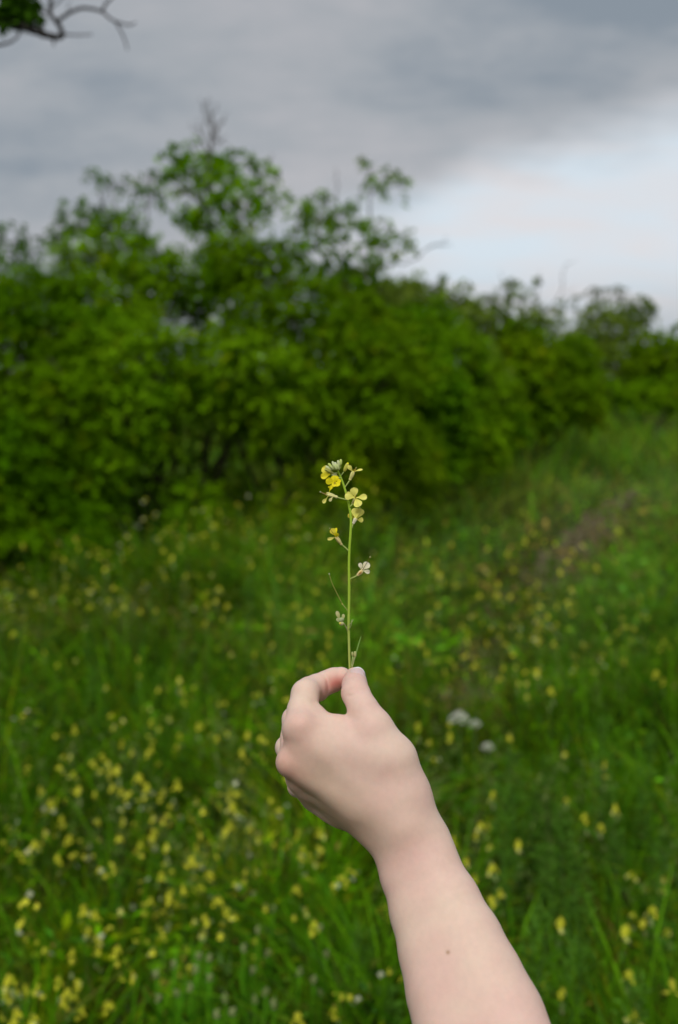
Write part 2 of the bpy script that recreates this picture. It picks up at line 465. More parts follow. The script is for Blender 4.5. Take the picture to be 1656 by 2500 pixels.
def build_grass():
    B = Batch()
    G1 = np.array([0.062, 0.205, 0.0]); G2 = np.array([0.125, 0.285, 0.002]); OL = np.array([0.150, 0.215, 0.002]); BR = np.array([0.19, 0.135, 0.03]); BL = np.array([0.050, 0.160, 0.010])
    def cols(n, dry, onpath, x, y):
        u = rng.random((n, 1)); c = G1 * (1 - u) + G2 * u
        k = (rng.random(n) < 0.22)[:, None]; c = np.where(k, BL, c)
        k = (rng.random(n) < 0.20 + 0.60 * dry)[:, None]; c = np.where(k, OL * rng.uniform(0.6, 1.25, (n, 1)), c)
        k = (rng.random(n) < 0.03 + 0.22 * dry ** 2 + 0.55 * onpath)[:, None]; c = np.where(k, BR * rng.uniform(0.5, 1.3, (n, 1)), c)
        # tone per tuft: hue by plant kind, brightness spread painted in for shaded gaps
        k1 = value_noise(x * 8 + 2, y * 6, 301); k2 = value_noise(x * 5 + 9, y * 4, 302); k3 = value_noise(x * 2 + 4, y * 1.6, 303)
        c = c * (0.22 + 1.50 * k1 * (0.55 + 0.9 * k3))[:, None]
        c = np.where((k2 > 0.62)[:, None], c * np.array([1.18, 1.08, 1.0]) + np.array([0.0, 0.0, 0.004]), c)
        c = np.where((k2 < 0.30)[:, None], c * np.array([1.05, 1.10, 1.0]) + np.array([0.020, 0.028, 0.022]) * rng.uniform(0, 1, (n, 1)), c)
        verge = (np.exp(-((path_dist(x, y) - 0.7) / 0.45) ** 2) * (y > 4.5))[:, None]
        c = c * (1 + 0.25 * verge) + np.array([0.035, 0.045, 0.018]) * verge      # paler feathery grass along the track
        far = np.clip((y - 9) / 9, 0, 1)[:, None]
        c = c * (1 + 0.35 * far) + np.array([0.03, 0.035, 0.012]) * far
        return c * rng.uniform(0.55, 1.2, (n, 1))
    # fine blades everywhere
    for n, d0, d1, p, w0, hk in ((62000, 1.15, 7.5, 1.75, 0.0058, 1.0), (60000, 5.0, 34.0, 1.9, 0.0135, 1.05), (34000, 20.0, 150.0, 1.9, 0.022, 1.3)):
        xy = sample_wedge(n, d0, d1, p)
        hgt, dry, fresh, onp, n1, n2 = meadow_look(xy)
        tuft = value_noise(xy[:, 0] * 7.0, xy[:, 1] * 5.0, 55) * 0.6 + value_noise(xy[:, 0] * 15, xy[:, 1] * 11, 56) * 0.4
        keep = (rng.random(n) > onp * 0.88) & (rng.random(n) < np.clip((tuft - 0.40) * 6, 0.04, 1))
        xy = xy[keep]; hgt = hgt[keep]; dry = dry[keep]; onp = onp[keep]; m = len(xy)
        d = xy[:, 1]
        h = hgt * rng.uniform(0.45, 1.35, m) * hk
        c = cols(m, dry, onp, xy[:, 0], xy[:, 1])
        B.add(blades(xy, h, w0 * (0.6 + 0.8 * rng.random(m)) * (0.7 + 0.12 * d if d0 < 2 else 0.5 + 0.06 * np.minimum(d, 80)), rng.uniform(0.1, 0.9, m), c * 0.62, c * 0.95, 3))  # blade colour darkened, most at the base, to stand in for shade low down
    # broader upright blades in the fresh clumps
    xy = sample_wedge(26000, 1.2, 8, 1.6)
    hgt, dry, fresh, onp, n1, n2 = meadow_look(xy)
    k = (rng.random(len(xy)) < np.clip(fresh, 0, 1) * 0.8 + 0.26) & (onp < 0.4); xy = xy[k]; m = len(xy)
    u = rng.random((m, 1)); c = (np.array([0.075, 0.25, 0.004]) * (1 - u) + np.array([0.14, 0.33, 0.006]) * u) * rng.uniform(0.6, 1.15, (m, 1))
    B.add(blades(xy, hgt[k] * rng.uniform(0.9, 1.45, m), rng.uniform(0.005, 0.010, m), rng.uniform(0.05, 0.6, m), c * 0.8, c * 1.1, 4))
    tag(B.build('grass', M_GRASS), 'tall uneven green meadow grass covering the ground', 'grass', kind='stuff')
    # small weed leaves between the blades
    B = Batch()
    for n, d0, d1, p, L0 in ((60000, 1.15, 7.5, 1.8, 0.034), (30000, 5, 28, 1.9, 0.08)):
        xy = sample_wedge(n, d0, d1, p)
        hgt, dry, fresh, onp, n1, n2 = meadow_look(xy)
        cl = value_noise(xy[:, 0] * 11 + 3, xy[:, 1] * 9, 57)
        k = rng.random(n) < np.clip((cl - 0.42) * 6, 0.03, 1)
        xy, hgt, dry, fresh, onp = xy[k], hgt[k], dry[k], fresh[k], onp[k]; n = len(xy)
        z = (hgt * 0.6 + 0.12) * (1 - 0.6 * onp) * rng.random(n) ** 0.55
        D = rand_dirs(n); D[:, 2] = np.abs(D[:, 2]) * 0.7
        Nn = rand_dirs(n); Nn[:, 2] += 1.3
        c = cols(n, dry * 0.8, onp * 0.5, xy[:, 0], xy[:, 1]) * 1.15  # upper leaves brightened, painted light contrast over the darkened blades
        s = L0 * rng.uniform(0.5, 1.5, n)
        B.add(leaves(np.concatenate([xy, z[:, None]], 1), D, Nn, s, s * rng.uniform(0.22, 0.50, n), c))
    tag(B.build('ground_cover', M_GRASS), 'small mixed weed leaves growing among the grass blades', 'weeds', kind='stuff')
    # feathery pale seed heads
    B = Batch()
    n = 4200
    xy = sample_wedge(n, 2.4, 20, 1.6)
    hgt, dry, fresh, onp, n1, n2 = meadow_look(xy)
    k = (fbm(xy[:, 0] * 0.8 + 3, xy[:, 1] * 0.8, 77) > 0.47) & (onp < 0.5); xy = xy[k]; hgt = hgt[k]; m = len(xy)
    H = hgt + rng.uniform(0.05, 0.2, m)
    c = np.tile(np.array([0.10, 0.13, 0.04]), (m, 1))
    az = rng.uniform(0, 6.28, m); lean = rng.uniform(0.05, 0.4, m)
    B.add(blades(xy, H, 0.0022 + 0.0004 * xy[:, 1], lean, c, c * 1.3, 3, 1.0, az))
    k_ = 12
    t = rng.uniform(0.72, 1.0, (m, k_))
    off = lean[:, None] * H[:, None] * t ** 2 * (1 + 0.3 * t)
    P = np.stack([xy[:, :1] + np.cos(az)[:, None] * off, xy[:, 1:] + np.sin(az)[:, None] * off, H[:, None] * (t - 0.28 * lean[:, None] * t ** 3)], -1).reshape(-1, 3)
    P[:, :2] += rng.normal(size=(len(P), 2)) * 0.006
    D = rand_dirs(len(P)); D[:, 2] = np.abs(D[:, 2]) + 0.4
    c = np.array([0.20, 0.27, 0.07]) * rng.uniform(0.6, 1.2, (len(P), 1))
    B.add(leaves(P, D, rand_dirs(len(P)), 0.018, 0.0055, c))
    tag(B.build('seed_heads', M_GRASS), 'pale feathery grass seed heads standing above the meadow', 'grass', kind='stuff')
build_grass()
# ------------------------------------------------------------------ shrubs and trees
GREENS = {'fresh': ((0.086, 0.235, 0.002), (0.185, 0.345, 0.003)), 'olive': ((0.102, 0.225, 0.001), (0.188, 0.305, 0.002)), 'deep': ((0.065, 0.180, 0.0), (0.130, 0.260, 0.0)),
          'bright': ((0.150, 0.340, 0.0), (0.230, 0.400, 0.0)), 'dull': ((0.135, 0.220, 0.022), (0.210, 0.300, 0.034)), 'hazy': ((0.15, 0.19, 0.09), (0.20, 0.24, 0.12))}

def shoots(B, T, Nn, leaf, kinds, per=11, length=0.22, droop=0.35):
    """T: tips' starting points, Nn: outward normals; each becomes a leafy shoot"""
    n = len(T)
    D = Nn + rand_dirs(n) * 0.55; D[:, 2] += 0.15; D /= np.linalg.norm(D, axis=1)[:, None]
    L_ = length * rng.uniform(0.5, 1.3, n)
    ca, cb = np.array(kinds[0]), np.array(kinds[1])
    f_ = fbm(T[:, 0] * 1.3 + T[:, 1], T[:, 2] * 1.3, 91)[:, None]
    f_ = np.clip((f_ - 0.5) * 2.5 + 0.5, 0, 1) * 0.7 + 0.3 * rng.random((n, 1))
    base = ca + (cb - ca) * f_; base = np.where(rng.random((n, 1)) < 0.06, base * np.array([1.3, 0.98, 1.0]), base); base = base * rng.uniform(0.8, 1.2, (n, 1))
    for k in range(per):
        t = (k + 0.5) / per
        P = T + D * (L_ * t)[:, None]; P[:, 2] -= droop * L_ * t * t
        a = rand_dirs(n); S = np.cross(D, a); S /= np.linalg.norm(S, axis=1)[:, None]
        ld = D * 0.5 + S * 0.9; ld[:, 2] -= 0.15
        nn = np.tile(np.array([0, 0, 1.0]), (n, 1)) + rand_dirs(n) * 0.38 + Nn * 0.45
        s = leaf * rng.uniform(0.65, 1.25, n)
        B.add(leaves(P, ld, nn, s, s * 0.62, base * rng.uniform(0.82, 1.18, (n, 1)), 0.18))

def lobes_px(L): return [(np.array(tuple(at_depth(px, py, d))), r) for px, py, d, r in L]

def limb_mesh(paths, col=(0.06, 0.045, 0.03)):
    mb = MB()
    for pts, r0, r1 in paths:
        mb.tube(pts, np.linspace(r0, r1, len(pts)), 6, np.array(col))
    return mb

def bend(a, b, k=5, sag=0.12, r=None):
    a = np.array(a, float); b = np.array(b, float); r = r or random
    t = np.linspace(0, 1, k)[:, None]; p = a + (b - a) * t
    L_ = np.linalg.norm(b - a); o = np.array([r.uniform(-1, 1), r.uniform(-1, 1), r.uniform(0.0, 1)]) * L_ * sag
    return p + o * np.sin(t * math.pi) + np.array([[r.uniform(-1, 1) for _ in range(3)] for _ in range(k)]) * L_ * 0.025 * (t > 0) * (t < 1)

def shrub(label, cat, lobes, kinds, leaf=0.06, dens=85, per=10, length=0.22, seed=1, group=None, gap=0.38, name='shrub', inner=0.5):
    lb = lobes_px(lobes); r = random.Random(seed)
    cen = np.mean([c for c, _ in lb], 0); base = np.array([cen[0], cen[1] + 0.1, 0.0])
    root = tag(empty(name, tuple(base)), label, cat, group)
    B = Batch(); BI = Batch()
    for c, rad in lb:
        n = int(dens * 4 * math.pi * rad * rad)
        d = rand_dirs(n)
        # the outline of a lobe is itself lumpy
        lump = 0.80 + 0.36 * fbm(d[:, 0] * 2.6 + c[0] * 3, d[:, 2] * 2.6 + d[:, 1] * 2.0 + seed, 60 + seed)
        P = c + d * (rad * lump)[:, None] * np.array([1, 1, 0.92])
        g = fbm(P[:, 0] * 1.7 + P[:, 1] * 1.2, P[:, 2] * 3.2 + P[:, 1] * 0.8, 70 + seed)
        keep = (g > gap) & (P[:, 2] > 0.12)
        # points buried in another lobe are not needed
        for c2, r2 in lb:
            if c2 is c: continue
            keep &= np.linalg.norm(P - c2, axis=1) > r2 * 0.78
        keep &= (P[:, 1] < c[1] + rad * 0.75) | (rng.random(n) < 0.4)
        shoots(B, P[keep] - d[keep] * length * 0.5, d[keep], leaf, kinds, per, length)
        m = int(inner * n); d = rand_dirs(m)
        P = c + d * rad * rng.uniform(0.45, 0.8, (m, 1)); P = P[P[:, 2] > 0.05]
        shoots(BI, P, rand_dirs(len(P)), leaf * 1.3, kinds, 6, length)
    v = BI.v; B.v += v
    off = B.n
    for t in BI.t: B.t.append(t + off)
    B.c += BI.c; B.n += BI.n
    B.build('crown', M_LEAF, root, base)
    paths = []
    for c, rad in lb:
        b0 = base + np.array([r.uniform(-.35, .35), r.uniform(-.25, .25), -0.1])
        p = bend(b0, c, 6, 0.15, r); paths.append((p, 0.03, 0.012))
        for _ in range(4):
            d = np.array([r.gauss(0, 1), r.gauss(0, 1), abs(r.gauss(0, .8))]); d /= np.linalg.norm(d)
            paths.append((bend(c, c + d * rad * 0.95, 4, 0.12, r), 0.010, 0.003))
    mb = limb_mesh(paths); mb.build('trunk', [M_BARK], root, None, True, base)
    return root

def tree(label, cat, foot, fork, clusters, bare, kinds, depth, leaf=0.055, crad=0.22, per=9, dens=26, seed=3, trunk_r=0.05, name='tree', gap=0.0):
    """foot/fork/clusters/bare are photo pixels with the tree's distance; clusters: (px, py, radius factor, offset in depth)"""
    r = random.Random(seed)
    f = np.array(tuple(at_depth(*fork, depth))); b = np.array([at_depth(*foot, depth)[0], f[1] + 0.1, -0.1])
    root = tag(empty(name, (b[0], b[1], 0.0)), label, cat)
    org = np.array([b[0], b[1], 0.0])
    paths = [(bend(b, f, 7, 0.05, r), trunk_r, trunk_r * 0.6)]
    B = Batch(); pts = []
    for cl in clusters:
        px, py, k = cl[:3]; dd = cl[3] if len(cl) > 3 else r.uniform(-0.6, 0.6)
        pts.append((np.array(tuple(at_depth(px, py, depth + dd))), k))
    done = [(f, trunk_r * 0.5)]
    for c, k in sorted(pts, key=lambda q: np.linalg.norm(q[0] - f)):
        near = min(done, key=lambda q: np.linalg.norm(q[0] - c) + 0.25 * np.linalg.norm(q[0] - f))
        paths.append((bend(near[0], c, 5, 0.12, r), max(0.006, near[1] * 0.75), 0.005)); done.append((c, max(0.006, near[1] * 0.7)))
        n = max(4, int(dens * k)); d = rand_dirs(n)
        P = c + d * crad * k * rng.uniform(0.2, 1.0, (n, 1))
        shoots(B, P, d, leaf, kinds, per, 0.13)
        for _ in range(3):
            dv = np.array([r.gauss(0, 1), r.gauss(0, 1), r.gauss(0.3, .8)]); dv /= np.linalg.norm(dv)
            paths.append((bend(c, c + dv * crad * k, 4, 0.1, r), 0.005, 0.002))
    B.build('crown', M_LEAF, root, org)
    limb_mesh(paths).build('trunk', [M_BARK], root, None, True, org)
    if bare:
        bp = []
        for pl, r0 in bare:
            q = np.array([tuple(at_depth(px, py, depth)) for px, py in pl])
            kk = np.linspace(0, len(q) - 1, len(q) * 3); q2 = np.stack([np.interp(kk, np.arange(len(q)), q[:, i]) for i in range(3)], 1)
            q2[1:-1] += np.array([[r.gauss(0, 1) for _ in range(3)] for _ in range(len(q2) - 2)]) * 0.012
            bp.append((q2, r0, 0.0045))
        limb_mesh(bp, (0.09, 0.08, 0.07)).build('bare_twigs', [M_BARK], root, None, True, org)
    return root

def build_shrubs():
    G = GREENS
    shrub('dark green bush filling the left edge of the picture', 'bush', [(-230, 960, 8.8, .9), (20, 900, 8.9, .74), (120, 800, 9.4, .60), (10, 1130, 8.3, .66), (165, 1010, 8.5, .54), (60, 740, 9.9, .42), (-120, 1220, 8.2, .6), (60, 1290, 8.2, .42), (180, 1200, 8.2, .42), (110, 1310, 7.7, .30), (-90, 1330, 7.0, .50), (10, 1370, 7.0, .28), (-70, 1180, 7.5, .60), (70, 1260, 7.6, .34), (60, 1385, 7.0, .22), (150, 1330, 7.4, .24), (-60, 1420, 6.7, .34), (210, 1290, 7.8, .24)], G['deep'], dens=95, seed=1, gap=0.385)
    shrub('dark bush beyond the left edge, joined to the left bush', 'bush', [(-520, 950, 9.4, 1.1), (-760, 1050, 9.6, 1.1), (-420, 1150, 8.8, .8), (-1000, 950, 10.4, 1.3), (-640, 1250, 9, .7)], G['deep'], dens=45, seed=15, gap=0.36)
    shrub('broad bright bush left of centre with layered arching branches', 'bush', [(295, 600, 10.2, .36), (215, 640, 10.0, .34), (385, 650, 10.0, .32), (510, 650, 10.2, .34), (340, 720, 9.8, .36), (250, 770, 9.4, .42), (540, 920, 8.9, .56), (380, 920, 8.7, .52), (310, 1030, 8.3, .42), (640, 940, 8.8, .52), (250, 860, 9.0, .42), (470, 1230, 8.4, .26), (230, 1130, 8.3, .30), (470, 720, 10.2, .26)], G['fresh'], dens=115, seed=2, gap=0.435)
    shrub('bush behind the held sprig with dark hollows low down', 'bush', [(640, 665, 9.9, .38), (570, 640, 10.2, .32), (720, 780, 9.6, .50), (810, 890, 9.2, .54), (880, 1000, 9.0, .50), (930, 860, 9.7, .44), (770, 975, 9.0, .34), (830, 1170, 8.9, .38), (700, 1230, 8.8, .26), (960, 1100, 9.4, .42), (870, 1250, 8.9, .26), (1000, 1190, 9.8, .28), (610, 800, 9.8, .34), (880, 790, 10, .34)], G['olive'], dens=115, seed=4, gap=0.435)
    shrub('inner thicket added for darkness behind the hollows of the big bush', 'bush', [(420, 900, 10.6, .9), (700, 940, 10.8, .9), (120, 960, 10.6, .9), (560, 1100, 10.2, .7), (850, 1060, 11, .7), (300, 1130, 10, .7)], G['deep'], dens=40, seed=14, gap=0.30)  # added foliage, put behind the hollows to make them dark
    shrub('rounded green bush right of the sprig tip', 'bush', [(1075, 890, 12.2, .62), (1165, 960, 12.4, .56), (1000, 960, 11.4, .58), (1215, 1040, 12.6, .36), (980, 840, 11.8, .46), (1090, 1030, 11.7, .46), (1050, 800, 13, .36), (1060, 1120, 11.4, .34), (1160, 1090, 12, .34)], G['fresh'], leaf=0.07, dens=85, seed=5, gap=0.40)
    shrub('olive bush where the hedge meets the far path', 'bush', [(1300, 900, 17, .66), (1375, 940, 17, .62), (1330, 1010, 16.6, .46), (1425, 1010, 17.5, .36), (1245, 860, 18, .62), (1270, 960, 16.5, .55), (1400, 880, 18, .5), (1240, 1050, 16, .3)], G['olive'], leaf=0.09, dens=58, seed=6, gap=0.38)
    shrub('dull green thicket behind the rounded bush', 'bush', [(1140, 900, 14.5, .60), (930, 760, 15, .55), (1010, 760, 16, .55), (1110, 790, 17, .6), (1200, 800, 18, .6), (1290, 830, 20, .6), (1380, 860, 22, .55), (870, 720, 14, .45)], G['dull'], leaf=0.09, dens=55, seed=7, gap=0.40)
    shrub('low yellow green hedge at the right edge beyond the path', 'hedge', [(1500, 965, 27, .45), (1580, 965, 28, .5), (1660, 962, 28, .55), (1440, 975, 26, .40), (1760, 960, 28, .6)], G['fresh'], leaf=0.13, dens=26, seed=8, gap=0.34)
    shrub('bright green small tree at the right edge behind the hedge', 'tree', [(1590, 845, 33, .6), (1640, 870, 33, .7), (1560, 890, 33, .6), (1680, 830, 34, .7), (1600, 910, 33, .8)], G['olive'], leaf=0.15, dens=20, seed=9, gap=0.34, name='tree')
    shrub('tall dark hazy topped tree on the right skyline', 'tree', [(1480, 800, 36, 1.0), (1440, 860, 36, 1.1), (1530, 860, 36, 1.1), (1500, 900, 35, 1.2), (1560, 760, 37, .6), (1420, 900, 35, .9), (1640, 920, 37, 1.3)], G['dull'], leaf=0.15, dens=17, seed=10, gap=0.36, name='tree')
    shrub('pale feathery treetop rising above the dark skyline tree', 'tree', [(1440, 750, 38, .75), (1500, 740, 38, .7), (1470, 790, 38, .8)], G['hazy'], leaf=0.12, dens=11, seed=11, gap=0.44, inner=0.15, name='tree')

    tree('leafy tree with bare twigs on top rising left of centre', 'tree', (520, 900), (512, 560),
         [(430, 398, .9), (412, 440, .8), (470, 385, .8), (470, 440, 1.1), (520, 400, .9), (562, 392, .8), (520, 450, 1.2), (575, 440, 1.1), (622, 405, .35), (650, 430, .5), (640, 470, .6), (688, 480, .45), (600, 490, .7), (560, 500, 1.0), (500, 500, 1.0), (455, 520, .8), (470, 550, .7), (590, 535, .9), (640, 510, .8), (545, 550, .9)],
         [([(512, 560), (508, 440), (515, 360), (520, 300), (508, 245)], .024), ([(515, 350), (530, 310), (548, 290)], .012), ([(518, 310), (496, 270), (490, 240)], .010), ([(512, 380), (490, 330), (480, 290)], .012), ([(520, 330), (535, 345), (552, 330)], .010), ([(508, 400), (480, 370), (462, 350)], .010), ([(514, 300), (526, 268), (530, 250)], .009), ([(640, 440), (655, 400), (665, 375)], .008),
          ([(516, 325), (540, 300), (556, 275)], .008), ([(516, 345), (500, 310), (502, 280)], .008), ([(514, 365), (538, 350), (560, 352)], .008), ([(512, 290), (500, 262), (512, 236)], .007), ([(490, 330), (474, 318), (466, 300)], .007), ([(512, 375), (528, 330), (524, 296)], .009), ([(506, 395), (490, 360), (468, 335)], .008), ([(600, 420), (606, 390), (618, 370)], .008)], GREENS['bright'], 12.0, leaf=.10, crad=.17, per=8, dens=15, seed=31)
    tree('open tree leaning right with a long bare twig', 'tree', (860, 1000), (850, 740),
         [(745, 500, .6), (790, 490, .6), (735, 545, .9), (780, 540, 1.0), (720, 590, .9), (770, 600, 1.1), (820, 570, 1.0), (830, 530, .8), (870, 520, .6), (905, 540, .5), (905, 415, .5), (910, 470, .5), (950, 430, .5), (985, 455, .4), (880, 580, 1.0), (930, 610, 1.0), (970, 600, .7), (985, 575, .5), (850, 630, 1.1), (800, 660, 1.1), (900, 650, .9), (760, 660, 1.0), (940, 560, .5), (840, 690, 1.0), (880, 700, .7), (720, 640, .9)],
         [([(850, 700), (930, 650), (1000, 640), (1050, 605), (1080, 595), (1105, 600)], .014), ([(1050, 605), (1085, 590), (1092, 580)], .006), ([(820, 560), (822, 470), (818, 410)], .010), ([(905, 540), (900, 470), (905, 410)], .008)], GREENS['fresh'], 12.5, leaf=.09, crad=.17, per=8, dens=13, seed=32)
    tree('thin sapling with a few leaf tufts poking above the left bush', 'tree', (360, 900), (355, 600),
         [(234, 438, .42), (275, 455, .5), (335, 452, .55), (370, 440, .4), (372, 490, .6), (255, 520, .6), (300, 550, .7)],
         [([(355, 600), (362, 500), (360, 430), (365, 415)], .010), ([(300, 560), (250, 500), (235, 440)], .006)], GREENS['deep'], 10.5, leaf=.07, crad=.17, per=7, dens=15, seed=33, trunk_r=.03)
    tree('dark tree cut off by the left edge of the picture', 'tree', (-20, 1000), (0, 700),
         [(10, 575, .8), (45, 585, .7), (75, 620, .6), (20, 620, 1.0), (60, 655, .8), (-10, 650, 1.1), (30, 690, .8), (-50, 600, 1.2), (-70, 660, 1.2), (90, 670, .5)],
         [], GREENS['deep'], 13.0, leaf=.075, crad=.22, per=8, dens=16, seed=34)
    tree('small dark domed treetop between the left bushes', 'tree', (190, 1000), (185, 640),
         [(150, 545, .7), (180, 520, .8), (210, 525, .7), (225, 550, .5), (140, 580, .6), (185, 560, .5), (120, 600, .5), (230, 590, .8), (165, 610, .9)],
         [], GREENS['deep'], 13.0, leaf=.075, crad=.20, per=8, dens=17, seed=35)
    tree('loose sapling above the thicket right of the leaning tree', 'tree', (1050, 1000), (1045, 780),
         [(1010, 710, .9), (1060, 715, .9), (975, 720, .7), (1110, 745, .9), (1040, 750, 1.1), (940, 730, .7), (1130, 720, .7), (1080, 690, .5), (1020, 690, .4)],
         [([(1045, 780), (1055, 720), (1062, 685)], .012)], GREENS['dull'], 17.0, leaf=.10, crad=.28, per=8, dens=16, seed=36)
    tree('ragged sapling on the skyline with upright bare twigs', 'tree', (1270, 1000), (1265, 800),
         [(1225, 735, .8), (1260, 720, .7), (1300, 750, .8), (1330, 780, .8), (1250, 760, 1.0), (1290, 790, 1.0), (1215, 770, .8), (1350, 760, .6), (1240, 690, .5), (1315, 700, .4), (1370, 800, .7)],
         [([(1265, 800), (1230, 720), (1222, 660)], .016), ([(1300, 800), (1370, 720), (1380, 650), (1405, 635)], .016), ([(1330, 790), (1375, 740), (1400, 700)], .012), ([(1280, 800), (1315, 720), (1318, 660)], .012)], GREENS['dull'], 22.0, leaf=.12, crad=.36, per=8, dens=15, seed=37)

def build_branch():
    # the tree just outside the left edge, one limb of which hangs into the picture
    D = 3.1; r = random.Random(8)
    P = lambda px, py, dd=0.0: np.array(tuple(at_depth(px, py, D + dd)))
    foot = np.array([-2.45, 3.4, 0.0])
    root = tag(empty('tree', tuple(foot)), 'dark overhanging tree limb with leaves in the upper left corner', 'tree')
    mb = MB(); dk = np.array((0.028, 0.024, 0.020))
    top = P(-500, -120, 0.2)
    tp = bend(foot - (0, 0, .1), top + (0, 0.1, 0), 9, 0.04, r)
    for _ in range(3): tp[1:-1] = (tp[:-2] + 2 * tp[1:-1] + tp[2:]) / 4
    mb.tube(tp, np.linspace(.10, .05, 9), 10, dk)
    mb.build('trunk', [M_BARK], root, None, True, foot)
    def tw(mb, pl, r0, r1):
        q = np.array([P(*p) for p in pl]); kk = np.linspace(0, len(q) - 1, len(q) * 4)
        q2 = np.stack([np.interp(kk, np.arange(len(q)), q[:, i]) for i in range(3)], 1)
        for _ in range(2): q2[1:-1] = (q2[:-2] + 2 * q2[1:-1] + q2[2:]) / 4
        rad = np.linspace(r0, r1, len(q2)) * (1 + 0.12 * np.sin(np.arange(len(q2)) * 2.1))
        mb.tube(q2, rad, 7, dk)
    mb = MB()
    tw(mb, [(-500, -120, .2), (-250, 0, .1), (-60, 45), (0, 48), (45, 60), (80, 74), (120, 88), (148, 92), (156, 80)], .019, .0080)
    mb.build('limb', [M_BARK], root, None, True, foot)
    for pl, a, b in (([(152, 90), (150, 70), (138, 52), (122, 36), (122, 10), (128, -20)], .0085, .006),
                     ([(138, 55), (150, 44), (175, 28), (200, 19), (228, 22), (250, 28)], .0060, .0045),
                     ([(250, 28), (258, 8), (275, -6)], .0045, .0035), ([(250, 28), (272, 48), (292, 56), (318, 62), (332, 55)], .0042, .0022),
                     ([(283, 54), (296, 76), (306, 100), (312, 122)], .0035, .002), ([(130, 88), (132, 100), (131, 112)], .005, .0025),
                     ([(122, 32), (105, 30), (95, 22)], .004, .002), ([(95, 80), (102, 62), (108, 55)], .004, .002),
                     ([(-40, 118), (0, 110), (25, 104), (42, 92), (50, 78)], .0055, .003), ([(158, 84), (190, 86), (225, 84)], .003, .002), ([(125, 20), (140, 8), (156, -8)], .003, .002),
                     ([(168, 30), (166, 12), (172, 2)], .002, .001), ([(40, 58), (35, 30), (25, 0)], .006, .003)):
        mb = MB(); tw(mb, pl, a, b); mb.build('twig', [M_BARK], root, None, True, foot)
    B = Batch()
    for px, py, k in [(10, 10, 30), (40, 20, 30), (70, 15, 30), (85, 28, 18), (20, 45, 12), (25, 35, 16), (60, 38, 12), (15, 60, 8), (78, 2, 14), (-40, 10, 40), (-120, -20, 80), (30, -30, 50), (5, 40, 14), (-90, 50, 60)]:
        c = P(px, py); n = k
        d = rand_dirs(n); Q = c + d * 0.030 * rng.uniform(0, 1, (n, 1)) * (1 if px > -30 else 3)
        s = rng.uniform(0.032, 0.055, n)
        B.add(leaves(Q, rand_dirs(n) + np.array([0, 0, -0.5]), rand_dirs(n) + np.array([0, 0, 1.0]), s, s * 0.6, np.array([0.045, 0.12, 0.004]) * rng.uniform(0.7, 1.3, (n, 1)), 0.15))
    B.build('crown', M_LEAF, root, foot)

def build_far():
    # wood and scrub that closes the view all round, well beyond the hedge
    B = Batch()
    for k in range(190):
        a = -2.2 + 4.4 * k / 190 + rng.uniform(-.01, .01); d = rng.uniform(75, 120)
        x, y = d * math.sin(a), d * math.cos(a)
        h = rng.uniform(2.0, 4.2); w = rng.uniform(3, 6)
        n = 170; dd = rand_dirs(n); dd[:, 2] = np.abs(dd[:, 2])
        P = np.array([x, y, 0]) + dd * np.array([w, w, h]) * rng.uniform(0.8, 1.05, (n, 1))
        c = np.array([0.055, 0.085, 0.03]) * rng.uniform(0.6, 1.4) * rng.uniform(.7, 1.3, (n, 1))
        s = rng.uniform(0.8, 1.6, n)
        B.add(leaves(P, rand_dirs(n), dd + rand_dirs(n) * .4, s, s * .9, c))
    tag(B.build('distant_wood', M_LEAF), 'low dark line of distant trees and scrub on the horizon', 'wood', kind='stuff')
build_shrubs()
build_branch()
build_far()
# ------------------------------------------------------------------ meadow flowers, one object each
ZA = [(890,550),(970,620),(930,680),(850,690),(1060,700),(1010,740),(1045,790),(1085,820),(1030,855),(1020,905),(940,900),(780,735),(860,570),(750,630),(1070,240),(1075,310),(910,290),(940,330),(680,220),(760,240),(820,205),(640,175),(475,80),(500,115),(465,150),(540,140),(290,85),(325,85),(340,165),(360,235),(190,240),(235,290),(440,260),(520,230),(560,240),(285,375),(320,455),(450,380),(570,385),(160,485),(210,435),(265,555),(550,455),(650,485),(710,370),(755,380),(710,430),(770,500),(925,450),(910,500),(1045,430),(1065,400),(1155,415),(1195,455),(1265,490),(1380,435),(1485,430),(1400,510),(1465,575),(1140,615),(1185,620),(1370,690),(1225,775),(1415,800),(1360,825),(1450,850),(390,785),(440,805),(560,800),(330,840),(405,880),(455,920),(450,970),(170,940),(115,915),(755,915),(860,960),(710,980),(545,970),(335,990),(270,1115),(360,1135),(555,1095),(615,1100),(310,1180),(345,1190),(300,1215),(500,1225),(375,1245),(40,1110),(30,1165),(75,1175),(120,1155),(80,1260),(150,1290),(60,1310),(1375,1280),(1545,1250),(900,845),(950,830),(695,755)]
ZB = [(350,220),(365,260),(295,310),(485,355),(755,190),(755,265),(795,300),(1020,45),(965,120),(985,150),(1100,60),(1045,135),(995,245),(1220,215),(415,460),(525,440),(545,560),(570,525),(420,530),(650,545),(720,545),(505,500),(395,630),(255,640),(65,650),(860,385),(980,385),(1015,445),(960,515),(1000,500),(1050,520),(1030,585),(950,600),(1295,395),(1355,400),(1460,455),(1250,520),(1235,620),(1165,340),(1370,520),(1425,540),(1500,535),(1390,570),(1385,635),(1525,655),(1520,700),(1430,700),(1260,705),(1180,740),(1070,750),(1485,750),(1390,795),(205,740),(265,800),(350,780),(640,775),(645,850),(490,900),(735,910),(830,865),(895,905),(845,915),(850,970),(695,1005),(785,1045),(515,1030),(570,1055),(525,1085),(735,1090),(700,1060),(920,1075),(830,1120),(345,1090),(565,1155),(700,1185),(610,1200),(1005,1140),(1145,1115),(1120,1185),(1265,915),(1430,820)]
